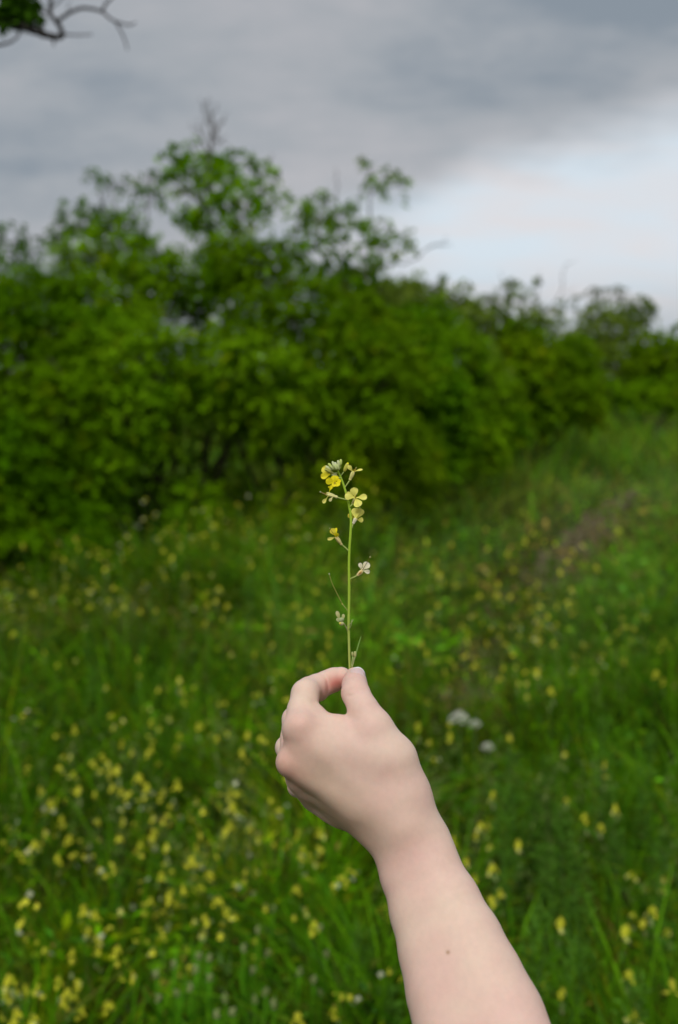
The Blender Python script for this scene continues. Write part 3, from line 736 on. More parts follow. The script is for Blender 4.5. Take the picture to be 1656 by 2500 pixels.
ZC = [(235,395),(235,450),(115,500),(585,465),(490,800),(415,980),(455,985),(390,1040),(255,1065),(470,1110),(330,1190),(380,1290),(485,1230),(530,1375),(475,1415),(635,1090),(905,570),(1140,620),(1140,700),(1200,880),(1115,990),(1025,930),(915,835),(1300,1270),(1480,1300),(1475,1350),(1420,1475),(1360,1550),(1265,1590),(1300,1505),(1505,1605),(885,1545),(1280,1850),(890,1950),(780,1910),(1310,2090),(830,195),(685,235),(50,400),(105,265)]
ZD = [(1220,225),(1010,310),(920,395),(880,465),(1090,440),(1195,400),(945,560),(675,285),(790,290),(455,330),(445,460),(570,360),(605,455),(515,530),(510,590),(590,600),(410,600),(170,655),(115,710),(380,720),(425,760),(305,775),(175,790),(335,860),(330,950),(380,1010),(525,835),(450,880),(600,785),(760,660),(860,665),(805,720),(745,740),(925,640),(840,885),(750,870),(860,770),(600,945),(545,1025),(620,1020),(675,1050),(530,1085),(635,1110),(685,1115),(745,1045),(1110,685),(1440,1050),(1480,1100),(180,480),(70,885),(105,930),(825,1150),(240,300)]
heads = [(x / 1.894, 1800 + y / 1.894) for x, y in ZA] + [(x / 1.894, 1200 + y / 1.894) for x, y in ZB] + [(1000 + x / 2.39, 1600 + y / 2.39) for x, y in ZC] + [(1000 + x / 2.39, 1200 + y / 2.39) for x, y in ZD]

def mustard_mesh(k, florets, h, pale, spread):
    """one flowering stalk; the head sits at the origin and the stem runs down to the ground"""
    r = random.Random(100 + k)
    mb = MB()
    bx, by = r.uniform(-0.05, 0.05), r.uniform(-0.05, 0.05)
    mb.tube([(bx, by, -h), (bx * 0.7, by * 0.7, -h * 0.6), (bx * 0.2, by * 0.2, -h * 0.25), (0, 0, -0.01)], [0.0016, 0.0014, 0.0012, 0.0009], 5, (0.10, 0.19, 0.03))
    # leaves on the stem
    for i in range(7):
        t = r.uniform(0.15, 0.9); z = -h * t; a = r.uniform(0, 6.28); L_ = r.uniform(0.02, 0.05)
        p = np.array([bx * t, by * t, z]); d = np.array([math.cos(a), math.sin(a), 0.5]); s = np.array([-math.sin(a), math.cos(a), 0])
        mb.add([p, p + d * L_ * .5 + s * L_ * .16, p + d * L_, p + d * L_ * .5 - s * L_ * .16], [(0, 1, 2), (0, 2, 3)], None, (0.07, 0.15, 0.02))
    def floret(c, nrm, size, col):
        nrm = np.array(nrm, float); nrm /= np.linalg.norm(nrm)
        x = np.cross(nrm, (0.1, 0.3, 0.9)); x /= np.linalg.norm(x); y = np.cross(nrm, x); ph = r.uniform(0, 1.5)
        for q in range(4):
            a = ph + q * math.pi / 2; d = x * math.cos(a) + y * math.sin(a); s = -x * math.sin(a) + y * math.cos(a)
            up = nrm * r.uniform(-0.1, 0.35)
            v = [c, c + (d * .35 + up * .2) * size + s * size * .30, c + (d * .8 + up) * size + s * size * .36, c + (d * 1.05 + up) * size, c + (d * .8 + up) * size - s * size * .36, c + (d * .35 + up * .2) * size - s * size * .30]
            mb.add(v, [(0, 1, 2), (0, 2, 3), (0, 3, 4), (0, 4, 5)], None, np.array(col) * r.uniform(0.85, 1.05))
    for i in range(florets):
        a = i * 2.4 + r.uniform(-.4, .4); t = i / max(1, florets - 1)
        rad = spread * (0.25 + 0.75 * t) * r.uniform(0.7, 1.2); z = -t * spread * 1.3 + r.uniform(-.003, .003)
        c = np.array([math.cos(a) * rad, math.sin(a) * rad, z])
        mb.tube([(0, 0, z - 0.012), c], 0.0005, 4, (0.2, 0.28, 0.05), cap=False)
        floret(c, (math.cos(a) * 0.8, math.sin(a) * 0.8, 0.7), 0.0085 * r.uniform(0.85, 1.15), (0.84, 0.81, 0.05) if r.random() > 0.15 else (0.86, 0.85, 0.22))
    for i in range(6):
        a = r.uniform(0, 6.28); d = np.array([math.cos(a) * .4, math.sin(a) * .4, 1.0]); c = np.array([math.cos(a), math.sin(a), 0]) * 0.003 + np.array([0, 0, 0.003])
        mb.blob(c, d, 0.003, 0.0012, (0.42, 0.50, 0.12), 4, 5)
    for i in range(pale):
        a = r.uniform(0, 6.28); rad = spread * r.uniform(.7, 1.2); z = -spread * 1.6 - r.uniform(0, 0.05)
        c = np.array([math.cos(a) * rad, math.sin(a) * rad, z])
        mb.tube([(0, 0, z - 0.012), c], 0.0005, 4, (0.2, 0.28, 0.05), cap=False)
        floret(c, (math.cos(a), math.sin(a), 0.5), 0.0075, (0.36, 0.42, 0.16))
    v = np.concatenate(mb.v)
    return np_mesh('mustard_flower', v, [np.concatenate(mb.t), np.concatenate(mb.q)], [M_PET], False, np.concatenate(mb.c))

def zone(px, py):
    col = 'far left' if px < 330 else ('left' if px < 640 else ('middle' if px < 1080 else 'right'))
    if py < 1420: return {'far left': 'at the shadowy foot of left bushes', 'left': 'before the dark gap under the bush', 'middle': 'in hazy grass beside the held stem', 'right': 'along the far part of the path'}[col]
    if py < 1640: return {'far left': 'in greyish grass far left', 'left': 'in the drift left of the held stem', 'middle': 'behind the fingertips and stem', 'right': 'beside the bare strip of path'}[col]
    if py < 1880: return {'far left': 'among dull stalks at the left edge', 'left': 'in the grass left of the knuckles', 'middle': 'right behind the thumb', 'right': 'near the white blossoms'}[col]
    if py < 2150: return {'far left': 'over darkest grass at lower left', 'left': 'in dense patch below the little finger', 'middle': 'beside the wrist', 'right': 'on tall stalks right of the forearm'}[col]
    return {'far left': 'over thatch at the bottom left', 'left': 'at the dense patch\'s lower edge', 'middle': 'between fresh stalks by the forearm', 'right': 'in deep grass at the bottom right'}[col]

ORD = ['leftmost', 'second leftmost', 'third leftmost'] + ['%s from left' % w for w in ('fourth', 'fifth', 'sixth', 'seventh', 'eighth', 'ninth', 'tenth', 'eleventh', 'twelfth', 'thirteenth', 'fourteenth', 'fifteenth', 'sixteenth', 'seventeenth', 'eighteenth', 'nineteenth', 'twentieth', 'twenty-first', 'twenty-second', 'twenty-third', 'twenty-fourth', 'twenty-fifth', 'twenty-sixth')]
def label_set(items, tail):
    """items: (px, object); one label each, told apart by their order from the left"""
    items = sorted(items, key=lambda q: q[0])
    for i, (px, o) in enumerate(items):
        o['label'] = (ORD[i] + ' ' + tail) if len(items) > 1 else tail

def build_flowers():
    r = random.Random(5); byzone = {}
    MESH = [mustard_mesh(k, f, 0.5, p, s) for k, (f, p, s) in enumerate([(5, 0, .010), (7, 2, .013), (9, 3, .015), (4, 1, .010), (11, 4, .019), (6, 3, .012), (3, 0, .009), (8, 0, .016)])]
    big = {(x / 1.894, 1800 + y / 1.894) for x, y in [(890,550),(970,620),(930,680),(1060,700),(1010,740),(1070,240),(640,175),(1380,435),(1370,690),(500,1225),(1375,1280),(1545,1250),(80,1260),(1400,510),(710,430)]}
    for px, py in heads:
        z = r.uniform(0.34, 0.52)
        if py > 2000: z = r.uniform(0.30, 0.46)
        p = at_z(px, py, z)
        if p.y > 5: p = at_z(px, py, z + min(0.16, (p.y - 5) * 0.08))
        if p.y > 14: p = at_z(px, py, 0.5)
        k = 4 if (px, py) in big else r.choice([0, 1, 2, 3, 5, 6, 7, 1, 5, 0])
        if 1800 < py and px > 1050: k = r.choice([2, 5, 1, 2])
        o = bpy.data.objects.new('mustard_flower', MESH[k]); COL.objects.link(o)
        o.location = p; s = r.uniform(0.48, 0.82) if p.y < 5 else min(1.35, 0.88 * p.y / 5)
        o.scale = (s, s, max(0.7, (p.z + 0.03) / 0.5)); o.rotation_euler = (r.uniform(-.12, .12), r.uniform(-.12, .12), r.uniform(0, 6.28))
        tag(o, None, 'flower', 'yellow mustard flowers ' + zone(px, py))
        byzone.setdefault(zone(px, py), []).append((px, py, k, o))
    KIND = {0: 'plain small', 1: 'white fringed', 2: 'full', 3: 'sparse', 4: 'large dense', 5: 'white fringed', 6: 'tiny', 7: 'plain full'}
    for zn, items in byzone.items():
        xm = sorted(q[0] for q in items)[len(items) // 2]; ym = sorted(q[1] for q in items)[len(items) // 2]
        sets = {}
        for px, py, k, o in items:
            quad = ('upper' if py < ym else 'lower') + (' left' if px < xm else ' right')
            sets.setdefault((KIND[k], quad), []).append((px, o))
        for (kd, quad), it in sets.items():
            label_set(it, '%s yellow blossom, %s, %s' % (kd, quad, zn))
    # the ones nobody could count, far off and deep in the grass
    B = Batch()
    n = 7500
    xy = sample_wedge(n, 1.6, 20, 1.5)
    dens = fbm(xy[:, 0] * 1.1 + 9, xy[:, 1] * 1.1, 88)
    px, py = cam_px(xy[:, 0], xy[:, 1], 0.4)
    want = np.clip((dens - 0.44) * 3.2, 0, 1) * np.where(px > 1000, np.where(py < 1650, 0.9, 0.05), 1.35) * np.where(py < 1330, 0.10, 1) * np.where(xy[:, 1] > 12, 0.1, 1) * 0.62
    xy = xy[rng.random(n) < want]; m = len(xy)
    hgt = meadow_look(xy)[0]
    z = hgt * rng.uniform(0.85, 1.25, m) + 0.05
    base = np.concatenate([xy, z[:, None]], 1)
    for k in range(4):
        P = base + rng.normal(size=(m, 3)) * np.array([0.011, 0.011, 0.010])
        nr = rand_dirs(m); nr[:, 2] = np.abs(nr[:, 2]) + 0.3; nr /= np.linalg.norm(nr, axis=1)[:, None]
        D = np.cross(nr, rand_dirs(m)); D /= np.linalg.norm(D, axis=1)[:, None]; S = np.cross(nr, D)
        pale = (rng.random(m) < (0.10 if k < 3 else 0.4))[:, None]
        c = np.where(pale, np.array([0.60, 0.62, 0.40]), np.array([0.80, 0.78, 0.06])) * rng.uniform(0.7, 1.05, (m, 1))
        for d in (D, -D, S, -S):
            sc_ = np.clip(xy[:, 1] / 5, 1, 1.8); B.add(leaves(P, d, nr, 0.0080 * sc_, 0.0068 * sc_, c, 0.1))
    c = np.tile(np.array([0.09, 0.16, 0.025]), (m, 1))
    B.add(blades(xy, z, np.full(m, 0.0022), np.zeros(m) + 0.001, c, c, 2))
    tag(B.build('mustard_blossoms', M_PET), 'countless tiny yellow blossoms sprinkled deep through the meadow', 'flowers', kind='stuff')

    # white umbels right of the hand
    def umbel(px, py, z, rad, label):
        p = at_z(px, py, z); mb = MB()
        rr = random.Random(int(px))
        mb.tube([(0.01, 0, -z - 0.02), (0.004, 0, -z * .5), (0, 0, -0.03)], [0.0028, 0.0022, 0.0016], 6, (0.12, 0.22, 0.04))
        for i in range(26):
            a = i * 2.4; q = math.sqrt(i / 26) * rad; e = np.array([math.cos(a) * q, math.sin(a) * q, 0.35 * rad - 0.9 * q * q / rad])
            mb.tube([(0, 0, -0.03), e], 0.0006, 4, (0.2, 0.3, 0.08), cap=False)
            for j in range(5):
                mb.blob(e + np.array([rr.uniform(-1, 1), rr.uniform(-1, 1), rr.uniform(-.3, .6)]) * rad * 0.16, (rr.uniform(-1, 1), rr.uniform(-1, 1), .4), rad * 0.085, rad * 0.07, (0.86, 0.87, 0.74), 4, 5)
        for i in range(8):
            t = rr.uniform(.3, .95); a = rr.uniform(0, 6.28); L_ = rr.uniform(.03, .07); q = np.array([0.008 * t, 0, -z * t]); d = np.array([math.cos(a), math.sin(a), .4]); s = np.array([-math.sin(a), math.cos(a), 0])
            mb.add([q, q + d * L_ * .5 + s * L_ * .12, q + d * L_, q + d * L_ * .5 - s * L_ * .12], [(0, 1, 2), (0, 2, 3)], None, (0.07, 0.16, 0.02))
        o = mb.build('umbel_flower', [M_PET], None, p)
        tag(o, label, 'flower')
    umbel(1122, 1747, 0.46, 0.034, 'largest round white blossom head in the meadow right of the hand')
    umbel(1160, 1764, 0.44, 0.020, 'smaller pale blossom head just right of the largest white one')
    umbel(1191, 1820, 0.45, 0.020, 'small bright white flower alone on a stalk right of the wrist')

    # stalks with small pale round heads in the fresh clump at the bottom
    st = [(805,1060),(905,1080),(720,1105),(1190,900),(1265,800),(1240,1005),(1385,1095),(1170,1085),(1480,1185),(1265,1240),(1040,1215),(1180,1220),(820,1190),(1480,890),(1230,1185),(1000,1290),(735,1215),(1075,1280),(920,1020),(970,1030),(1510,1010),(970,1120),(1125,985),(880,1170),(1450,1130)]
    def stalk_mesh(k):
        rr = random.Random(k); mb = MB(); a = rr.uniform(0, 6.28); b = rr.uniform(0.02, 0.09)
        pts = [(math.cos(a) * b * (t ** 1.5), math.sin(a) * b * (t ** 1.5), -0.45 * t) for t in (0, .12, .3, .6, 1)]
        mb.tube(pts, [0.0024, 0.0030, 0.0034, 0.0036, 0.004], 6, (0.09, 0.27, 0.01))
        mb.blob((0, 0, 0.004), (0.2, 0.1, 1), 0.008, 0.0042, (0.30, 0.36, 0.14), 6, 7)
        for j in range(10):
            an = rr.uniform(0, 6.28); mb.blob((math.cos(an) * .004, math.sin(an) * .004, rr.uniform(-.004, .012)), (math.cos(an), math.sin(an), .4), .0035, .0016, (0.34, 0.38, 0.16), 4, 5)
        for j in range(14):
            t = rr.uniform(.1, .95); an = rr.uniform(0, 6.28); L_ = rr.uniform(.06, .13); q = np.array([math.cos(a) * b * t ** 1.5, math.sin(a) * b * t ** 1.5, -.45 * t]); d = np.array([math.cos(an) * .55, math.sin(an) * .55, .9]); s = np.array([-math.sin(an), math.cos(an), 0])
            mb.add([q, q + d * L_ * .4 + s * .005, q + d * L_, q + d * L_ * .4 - s * .005], [(0, 1, 2), (0, 2, 3)], None, (0.08, 0.26, 0.008))
        return np_mesh('plantain_stalk', np.concatenate(mb.v), [np.concatenate(mb.t), np.concatenate(mb.q)], [M_GRASS], True, np.concatenate(mb.c))
    SM = [stalk_mesh(k) for k in range(5)]
    stalks = []
    for x, y in st:
        p = at_z(x / 1.894, 1800 + y / 1.894, r.uniform(0.34, 0.44))
        o = bpy.data.objects.new('plantain_stalk', SM[r.randrange(5)]); COL.objects.link(o); o.location = p; o.rotation_euler = (0, 0, r.uniform(0, 6.28))
        tag(o, None, 'plant', 'stalks with pale heads in the fresh clump'); stalks.append((x, o))

    label_set(stalks, 'green stalk with a pale head, bottom centre, left of the forearm')
    # feathery leafy weeds on the right
    def weed_mesh(k, H):
        rr = random.Random(900 + k); B = Batch()
        n = 420
        t = np.array([rr.random() for _ in range(n)]) ** 0.8
        a = rng.uniform(0, 6.28, n)
        D = np.stack([np.cos(a), np.sin(a), 0.5 + 0.5 * t], 1)
        rad = (0.045 * (1 - 0.6 * t)) * rng.random(n)
        P = np.stack([np.cos(a) * rad + 0.03 * t * t, np.sin(a) * rad, H * (0.12 + 0.88 * t) + rad * 0.4], 1)
        c = (np.array([0.095, 0.220, 0.022]) * rng.uniform(0.4, 1.5, (n, 1)))
        L_ = rng.uniform(0.014, 0.036, n) * (1.1 - 0.4 * t)
        B.add(leaves(P, D + rand_dirs(n) * 0.5, rand_dirs(n) + np.array([0, 0, 1.0]), L_, L_ * 0.22, c))
        B.add(blades(np.zeros((1, 2)), np.array([H]), np.array([0.006]), np.array([0.07]), np.array([[0.09, .17, .04]]), np.array([[0.09, .17, .04]]), 4, az=np.zeros(1)))
        return np_mesh('leafy_weed', np.concatenate(B.v), np.concatenate(B.t), [M_GRASS], False, np.concatenate(B.c))
    WM = [weed_mesh(k, h) for k, h in enumerate((0.5, 0.56, 0.44))]
    W = [(1310, 1960), (1345, 2090), (1385, 1990), (1400, 2210), (1245, 1960), (1565, 1820), (1560, 1960), (1520, 2020), (1480, 1800), (1275, 1860), (1350, 1860), (1600, 2050), (1380, 2330), (1520, 2440), (1290, 2250), (1620, 2200), (1440, 2120), (520, 1330), (330, 1290), (420, 1270), (600, 1420), (130, 1480), (230, 1640), (980, 2440), (860, 2290)]
    ws = ([], [], [])
    for px, py in W:
        j = r.randrange(3); s = r.uniform(0.85, 1.1)
        p = at_z(px, py, (0.5, 0.56, 0.44)[j] * s * 0.95)
        o = bpy.data.objects.new('leafy_weed', WM[j]); COL.objects.link(o)
        o.location = (p.x, p.y, 0); o.scale = (s, s, s); o.rotation_euler = (0, 0, r.uniform(0, 6.28))
        if px > 1000: tag(o, None, 'plant', 'feathery weeds right of the forearm'); ws[0].append((px, o))
        elif py > 2200: tag(o, None, 'plant', 'feathery weeds left of the forearm'); ws[1].append((px, o))
        else: tag(o, None, 'plant', 'feathery weeds before the bushes'); ws[2].append((px, o))
    label_set(ws[0], 'grey green feathery weed in the grass right of the forearm'); label_set(ws[1], 'feathery weed beside the left edge of the forearm'); label_set(ws[2], 'grey green feathery weed in the meadow before the left bushes')
build_flowers()
# ------------------------------------------------------------------ the hand and forearm
def build_person():
    D0 = 620.0                       # mm from the lens to the back of the hand
    def Zp(zx, zy, dz):              # zx, zy measured on an enlargement of the hand; dz mm towards the lens
        px, py = 640 + zx / 3.267, 1600 + zy / 3.267
        d = D0 - dz
        return np.array([(px - 828) / FPX * d, -(py - 1250) / FPX * d, -d])
    def node(zx, zy, dz, rz):
        return Zp(zx, zy, dz), rz / 3.267 * (D0 - dz) / FPX
    def px2z(px, py): return (px - 640) * 3.267, (py - 1600) * 3.267

    def cone(P, a, b):
        (pa, ra), (pb, rb) = a, b
        ba = (pb - pa).astype(np.float32); l2 = float(ba @ ba)
        q = P - pa.astype(np.float32)
        h = np.clip((q @ ba) / l2, 0, 1)
        d = q - h[:, None] * ba
        return np.sqrt(np.einsum('ij,ij->i', d, d)) - (ra + (rb - ra) * h)
    def chain(P, nodes, k=2.0):
        r = None
        for a, b in zip(nodes[:-1], nodes[1:]):
            c = cone(P, a, b); r = c if r is None else smin(r, c, k)
        return r
    def smin(a, b, k):
        h = np.clip(0.5 + 0.5 * (b - a) / k, 0, 1)
        return b + (a - b) * h - k * h * (1 - h)

    index = [node(285, 585, -1, 114), node(318, 440, -14, 116), node(350, 308, -22, 115), node(378, 282, -36, 108), node(440, 258, -42, 106), node(512, 219, -47, 93), node(574, 194, -46, 92), node(632, 177, -43, 84)]
    middle = [node(235, 855, -4, 108), node(245, 660, -22, 96), node(262, 510, -37, 100), node(330, 640, -60, 88), node(450, 760, -50, 78)]
    ring = [node(305, 975, -15, 100), node(240, 850, -34, 92), node(203, 735, -52, 94), node(330, 820, -72, 84), node(470, 890, -58, 76)]
    little = [node(440, 1105, -32, 94), node(355, 1075, -46, 84), node(288, 1045, -60, 82), node(370, 1000, -76, 72), node(470, 970, -66, 68)]
    thumb = [node(1142, 1110, 4, 136), node(1055, 838, 3, 142), node(885, 590, -1, 136), node(812, 440, -6, 122), node(746, 300, -16, 111), node(739, 238, -25, 99), node(742, 177, -33, 83)]
    mc = [
        [node(1100, 1290, 10, 145), node(285, 580, -1, 112)],
        [node(1090, 1330, 9, 150), node(235, 855, -4, 106)],
        [node(1050, 1360, 2, 150), node(305, 975, -15, 102)],
        [node(955, 1325, -8, 132), node(640, 1232, -24, 118)],
        [node(640, 1235, -24, 118), node(440, 1105, -32, 104)],
    ]
    palm = [
        [node(560, 900, -18, 130), node(1000, 1180, -8, 150)],
        [node(850, 880, -14, 140), node(1050, 1210, -4, 140)],
        [node(640, 1130, -34, 110), node(960, 1330, -14, 140)],
        [node(900, 870, 0, 120), node(560, 680, -4, 100)],
        [node(400, 570, -6, 100), node(610, 606, -5, 100)],
        [node(610, 606, -5, 100), node(825, 672, -4, 92)],
        [node(420, 760, -8, 100), node(700, 950, -4, 120)],
        [node(700, 760, -1, 130), node(980, 960, 2, 150)],
        [node(760, 900, 0, 130), node(1050, 1140, 6, 136)],
        [node(560, 700, -4, 110), node(860, 760, 0, 130)],
        [node(600, 1130, -20, 105), node(850, 1330, -8, 130)],
        [node(440, 900, -8, 110), node(760, 1180, 0, 135)],
        [node(335, 720, -7, 105), node(560, 860, -4, 118)],
        [node(345, 640, 0, 106), node(300, 830, -1, 104)],
        [node(470, 760, 1, 112), node(420, 900, -3, 110)],
        [node(400, 1030, -20, 104), node(900, 1310, -5, 130)],
        [node(760, 760, 2, 118), node(960, 800, 5, 128)],
        [node(350, 600, -6, 100), node(408, 462, -14, 84)],
        [node(960, 900, 3, 140), node(1080, 1090, 5, 132)],
        [node(1072, 800, 0, 130), node(1150, 1060, 2, 124)],
        [node(420, 1140, -32, 84), node(520, 1190, -30, 88)],
        [node(330, 900, -12, 100), node(370, 1040, -24, 100)],
        [node(690, 680, -4, 104), node(920, 760, 0, 128)],
    ]
    # forearm: two parallel columns that widen towards the elbow
    def fa(px, py, dz, hw):
        zx, zy = px2z(px, py); hz = hw * 3.267
        o = 0.30 * hz
        n = (0.915, -0.40)
        return (node(zx + n[0] * o, zy + n[1] * o, dz, hz * 0.70), node(zx - n[0] * o, zy - n[1] * o, dz - 3, hz * 0.70))
    fs = [fa(968, 1962, 1, 70), fa(1010, 2064, 6, 87), fa(1024, 2120, 12, 94), fa(1063, 2215, 24, 108), fa(1101, 2311, 38, 125), fa(1135, 2405, 52, 141), fa(1171, 2500, 66, 156), fa(1262, 2760, 112, 190), fa(1380, 3150, 160, 215)]
    fr = [f[0] for f in fs]; fu = [f[1] for f in fs]

    bumps = [(node(305, 560, 3, 96), 5), (node(215, 850, 0, 92), 4), (node(300, 980, -11, 84), 4), (node(885, 570, -3, 122), 10)]

    # creases: polylines on the enlargement, depth in mm, width in mm
    creases = [
        ([(505, 165), (527, 200), (528, 260), (524, 325)], -36, 1.3, 1.25),
        ([(395, 225), (438, 262), (462, 320), (474, 385)], -22, 1.1, 1.3),
        ([(685, 322), (722, 324), (760, 302), (800, 296)], -8, 1.1, 1.1),
        ([(700, 284), (740, 278), (790, 274), (835, 284)], -9, 0.5, 1.1),
        ([(362, 345), (410, 372), (455, 382)], -16, 0.6, 1.1),
        ([(390, 362), (440, 405), (480, 430)], -14, 0.5, 1.2),
        ([(718, 498), (760, 515), (800, 522)], -2, 0.2, 1.4),
        ([(250, 600), (330, 618), (400, 602)], 6, 0.25, 2.6),
    ]
    def sdf(P):
        P = P.astype(np.float32)
        hand = None
        for c in mc:
            d = cone(P, c[0], c[1]); hand = d if hand is None else smin(hand, d, 9.0)
        for c in palm:
            hand = smin(hand, cone(P, c[0], c[1]), 10.0)
        hand = smin(hand, cone(P, thumb[0], thumb[1]), 9.0)
        hand = smin(hand, cone(P, thumb[1], thumb[2]), 8.0)
        f1 = smin(chain(P, fr, 7.0), chain(P, fu, 7.0), 10.0)
        hand = smin(hand, f1, 17.0)
        for b, k in bumps:
            hand = smin(hand, np.sqrt(((P - b[0].astype(np.float32)) ** 2).sum(1)) - b[1], k)
        ix = chain(P, index); th = chain(P, thumb[2:])
        fingers = np.minimum(ix, 1e9)
        for f in (middle, ring, little):
            fingers = smin(fingers, chain(P, f), 1.2)
        tip = smin(hand, fingers, 3.5)
        body = smin(tip, th, 4.0)
        return body
    def creased(P, d):
        near = np.abs(d) < 2.5
        Q = P[near]
        dep = -Q[:, 2]
        zx = (Q[:, 0] / dep * FPX + 828 - 640) * 3.267
        zy = (-Q[:, 1] / dep * FPX + 1250 - 1600) * 3.267
        dd = d[near].copy()
        for pl, dz, amp, w in creases:
            wz = w / (D0 / FPX) * 3.267
            best = np.full(len(Q), 1e9)
            n = len(pl) - 1
            tt = np.zeros(len(Q))
            for i in range(n):
                a = np.array(pl[i], float); b = np.array(pl[i + 1], float); ab = b - a
                qx = zx - a[0]; qy = zy - a[1]
                h = np.clip((qx * ab[0] + qy * ab[1]) / (ab @ ab), 0, 1)
                ds = np.hypot(qx - h * ab[0], qy - h * ab[1])
                m = ds < best
                tt[m] = (i + h[m]) / n; best = np.minimum(best, ds)
            fade = np.sin(np.pi * np.clip(tt * 0.84 + 0.08, 0, 1)) ** 0.7
            depthw = np.exp(-((D0 - dep - dz) / 9.0) ** 2)
            dd += amp * fade * depthw * np.exp(-(best / wz) ** 2)
        d = d.copy(); d[near] = dd
        return d

    allp = np.array([n[0] for ch in (index, middle, ring, little, thumb, fr, fu) for n in ch])
    lo = allp.min(0) - 66; hi = allp.max(0) + 66
    h = 0.8; B = 8
    nb = np.ceil((hi - lo) / (h * B)).astype(int)
    n = nb * B
    G = np.full(n, 9.0, dtype=np.float32)
    bc = np.stack(np.meshgrid(*[lo[i] + (np.arange(nb[i]) + 0.5) * B * h for i in range(3)], indexing='ij'), -1).reshape(-1, 3)
    dc = sdf(bc)
    G6 = G.reshape(nb[0], B, nb[1], B, nb[2], B)
    inside = (dc < 0).reshape(nb)
    G6[:] = np.where(inside, -9.0, 9.0)[:, None, :, None, :, None]
    sel = np.where(np.abs(dc) < B * h * 0.5 * 1.75 + 2.5)[0]
    off = np.stack(np.meshgrid(*[np.arange(B)] * 3, indexing='ij'), -1).reshape(-1, 3)
    bi = np.stack(np.unravel_index(sel, nb), -1)
    for c0 in range(0, len(sel), 1500):
        b = bi[c0:c0 + 1500]
        idx = (b[:, None, :] * B + off[None]).reshape(-1, 3)
        P = lo + idx * h
        d = sdf(P); d = creased(P, d)
        G[idx[:, 0], idx[:, 1], idx[:, 2]] = d
    # surface nets
    S = G < 0
    c = np.zeros(np.array(n) - 1, dtype=np.int8)
    corners = [(i, j, k) for i in (0, 1) for j in (0, 1) for k in (0, 1)]
    for i, j, k in corners:
        c += S[i:n[0] - 1 + i, j:n[1] - 1 + j, k:n[2] - 1 + k]
    act = np.argwhere((c > 0) & (c < 8))
    acc = np.zeros((len(act), 3)); cnt = np.zeros(len(act))
    val = {cr: G[act[:, 0] + cr[0], act[:, 1] + cr[1], act[:, 2] + cr[2]] for cr in corners}
    for a in corners:
        for ax in range(3):
            if a[ax] == 1: continue
            bq = list(a); bq[ax] = 1; bq = tuple(bq)
            va, vb = val[a], val[bq]
            m = (va < 0) != (vb < 0)
            t = np.where(m, va / np.where(m, va - vb, 1), 0)
            p = np.tile(np.array(a, float), (len(act), 1)); p[:, ax] += t
            acc[m] += p[m]; cnt += m
    V = (act + acc / cnt[:, None]) * h + lo
    vid = np.full(c.shape, -1, dtype=np.int32); vid[act[:, 0], act[:, 1], act[:, 2]] = np.arange(len(act))
    quads = []
    for ax in range(3):
        o1, o2 = [(1, 2), (2, 0), (0, 1)][ax]
        sl0 = [slice(None)] * 3; sl1 = [slice(None)] * 3
        sl0[ax] = slice(0, -1); sl1[ax] = slice(1, None)
        e = np.argwhere(S[tuple(sl0)] != S[tuple(sl1)])
        e = e[(e[:, o1] > 0) & (e[:, o2] > 0) & (e[:, o1] < n[o1] - 1) & (e[:, o2] < n[o2] - 1)]
        s0 = S[e[:, 0], e[:, 1], e[:, 2]]
        def g(d1, d2):
            q = e.copy(); q[:, o1] += d1; q[:, o2] += d2
            return vid[q[:, 0], q[:, 1], q[:, 2]]
        q = np.stack([g(-1, -1), g(0, -1), g(0, 0), g(-1, 0)], 1)
        q[~s0] = q[~s0][:, ::-1]
        quads.append(q[(q >= 0).all(1)])
    F = np.concatenate(quads)
    # relax the net, then project back on the surface once
    for it in range(2):
        acc = np.zeros_like(V); cn = np.zeros(len(V))
        for a, b in ((0, 1), (1, 2), (2, 3), (3, 0)):
            np.add.at(acc, F[:, a], V[F[:, b]]); np.add.at(cn, F[:, a], 1)
            np.add.at(acc, F[:, b], V[F[:, a]]); np.add.at(cn, F[:, b], 1)
        V = V * 0.5 + 0.5 * acc / np.maximum(cn, 1)[:, None]
    # blood flush under the skin: fingertip pad, knuckles, web
    tone = np.zeros((len(V), 3))
    def spot(zx, zy, dz, r, amt):
        p = Zp(zx, zy, dz)
        return amt * np.exp(-(((V - p) ** 2).sum(1)) / r ** 2)
    red = spot(612, 232, -34, 6.5, 0.75) + spot(560, 260, -36, 6, 0.5) + spot(475, 330, -32, 6, 0.2) + spot(745, 190, -26, 8, 0.22)
    red += spot(310, 520, 6, 11, 0.07) + spot(170, 890, 6, 12, 0.22) + spot(240, 960, 0, 12, 0.16) + spot(300, 650, 8, 12, 0.12) + spot(640, 300, -20, 8, 0.2)
    red += spot(900, 1270, 14, 18, 0.05)
    tone[:, 0] = np.clip(red, 0, 1)
    zx, zy = px2z(1094, 2325)
    mp = Zp(zx, zy, 78)
    ray = mp / np.linalg.norm(mp)
    dist = np.linalg.norm(V - (V @ ray)[:, None] * ray, axis=1)
    near = V[:, 2] > Zp(zx, zy, 40)[2]
    tone[:, 1] = np.where(near, np.exp(-(dist / 1.15) ** 2), 0)
    # brown shade painted into the skin on the little-finger side of the hand
    tone[:, 2] = np.clip(spot(520, 1130, -10, 26, 0.8) + spot(300, 900, 5, 22, 0.3) + spot(800, 1400, 0, 22, 0.6), 0, 1)
    W = V @ CAM_R.T / 1000.0 + np.array([0, 0, CAM_H])
    org = np.array(at_depth(995, 2060, 0.605))
    # material
    m, nt, b = principled('skin', None, 0.55, 0.28)
    N = nt.nodes; L = nt.links
    at = N.new('ShaderNodeAttribute'); at.attribute_name = 'Col'
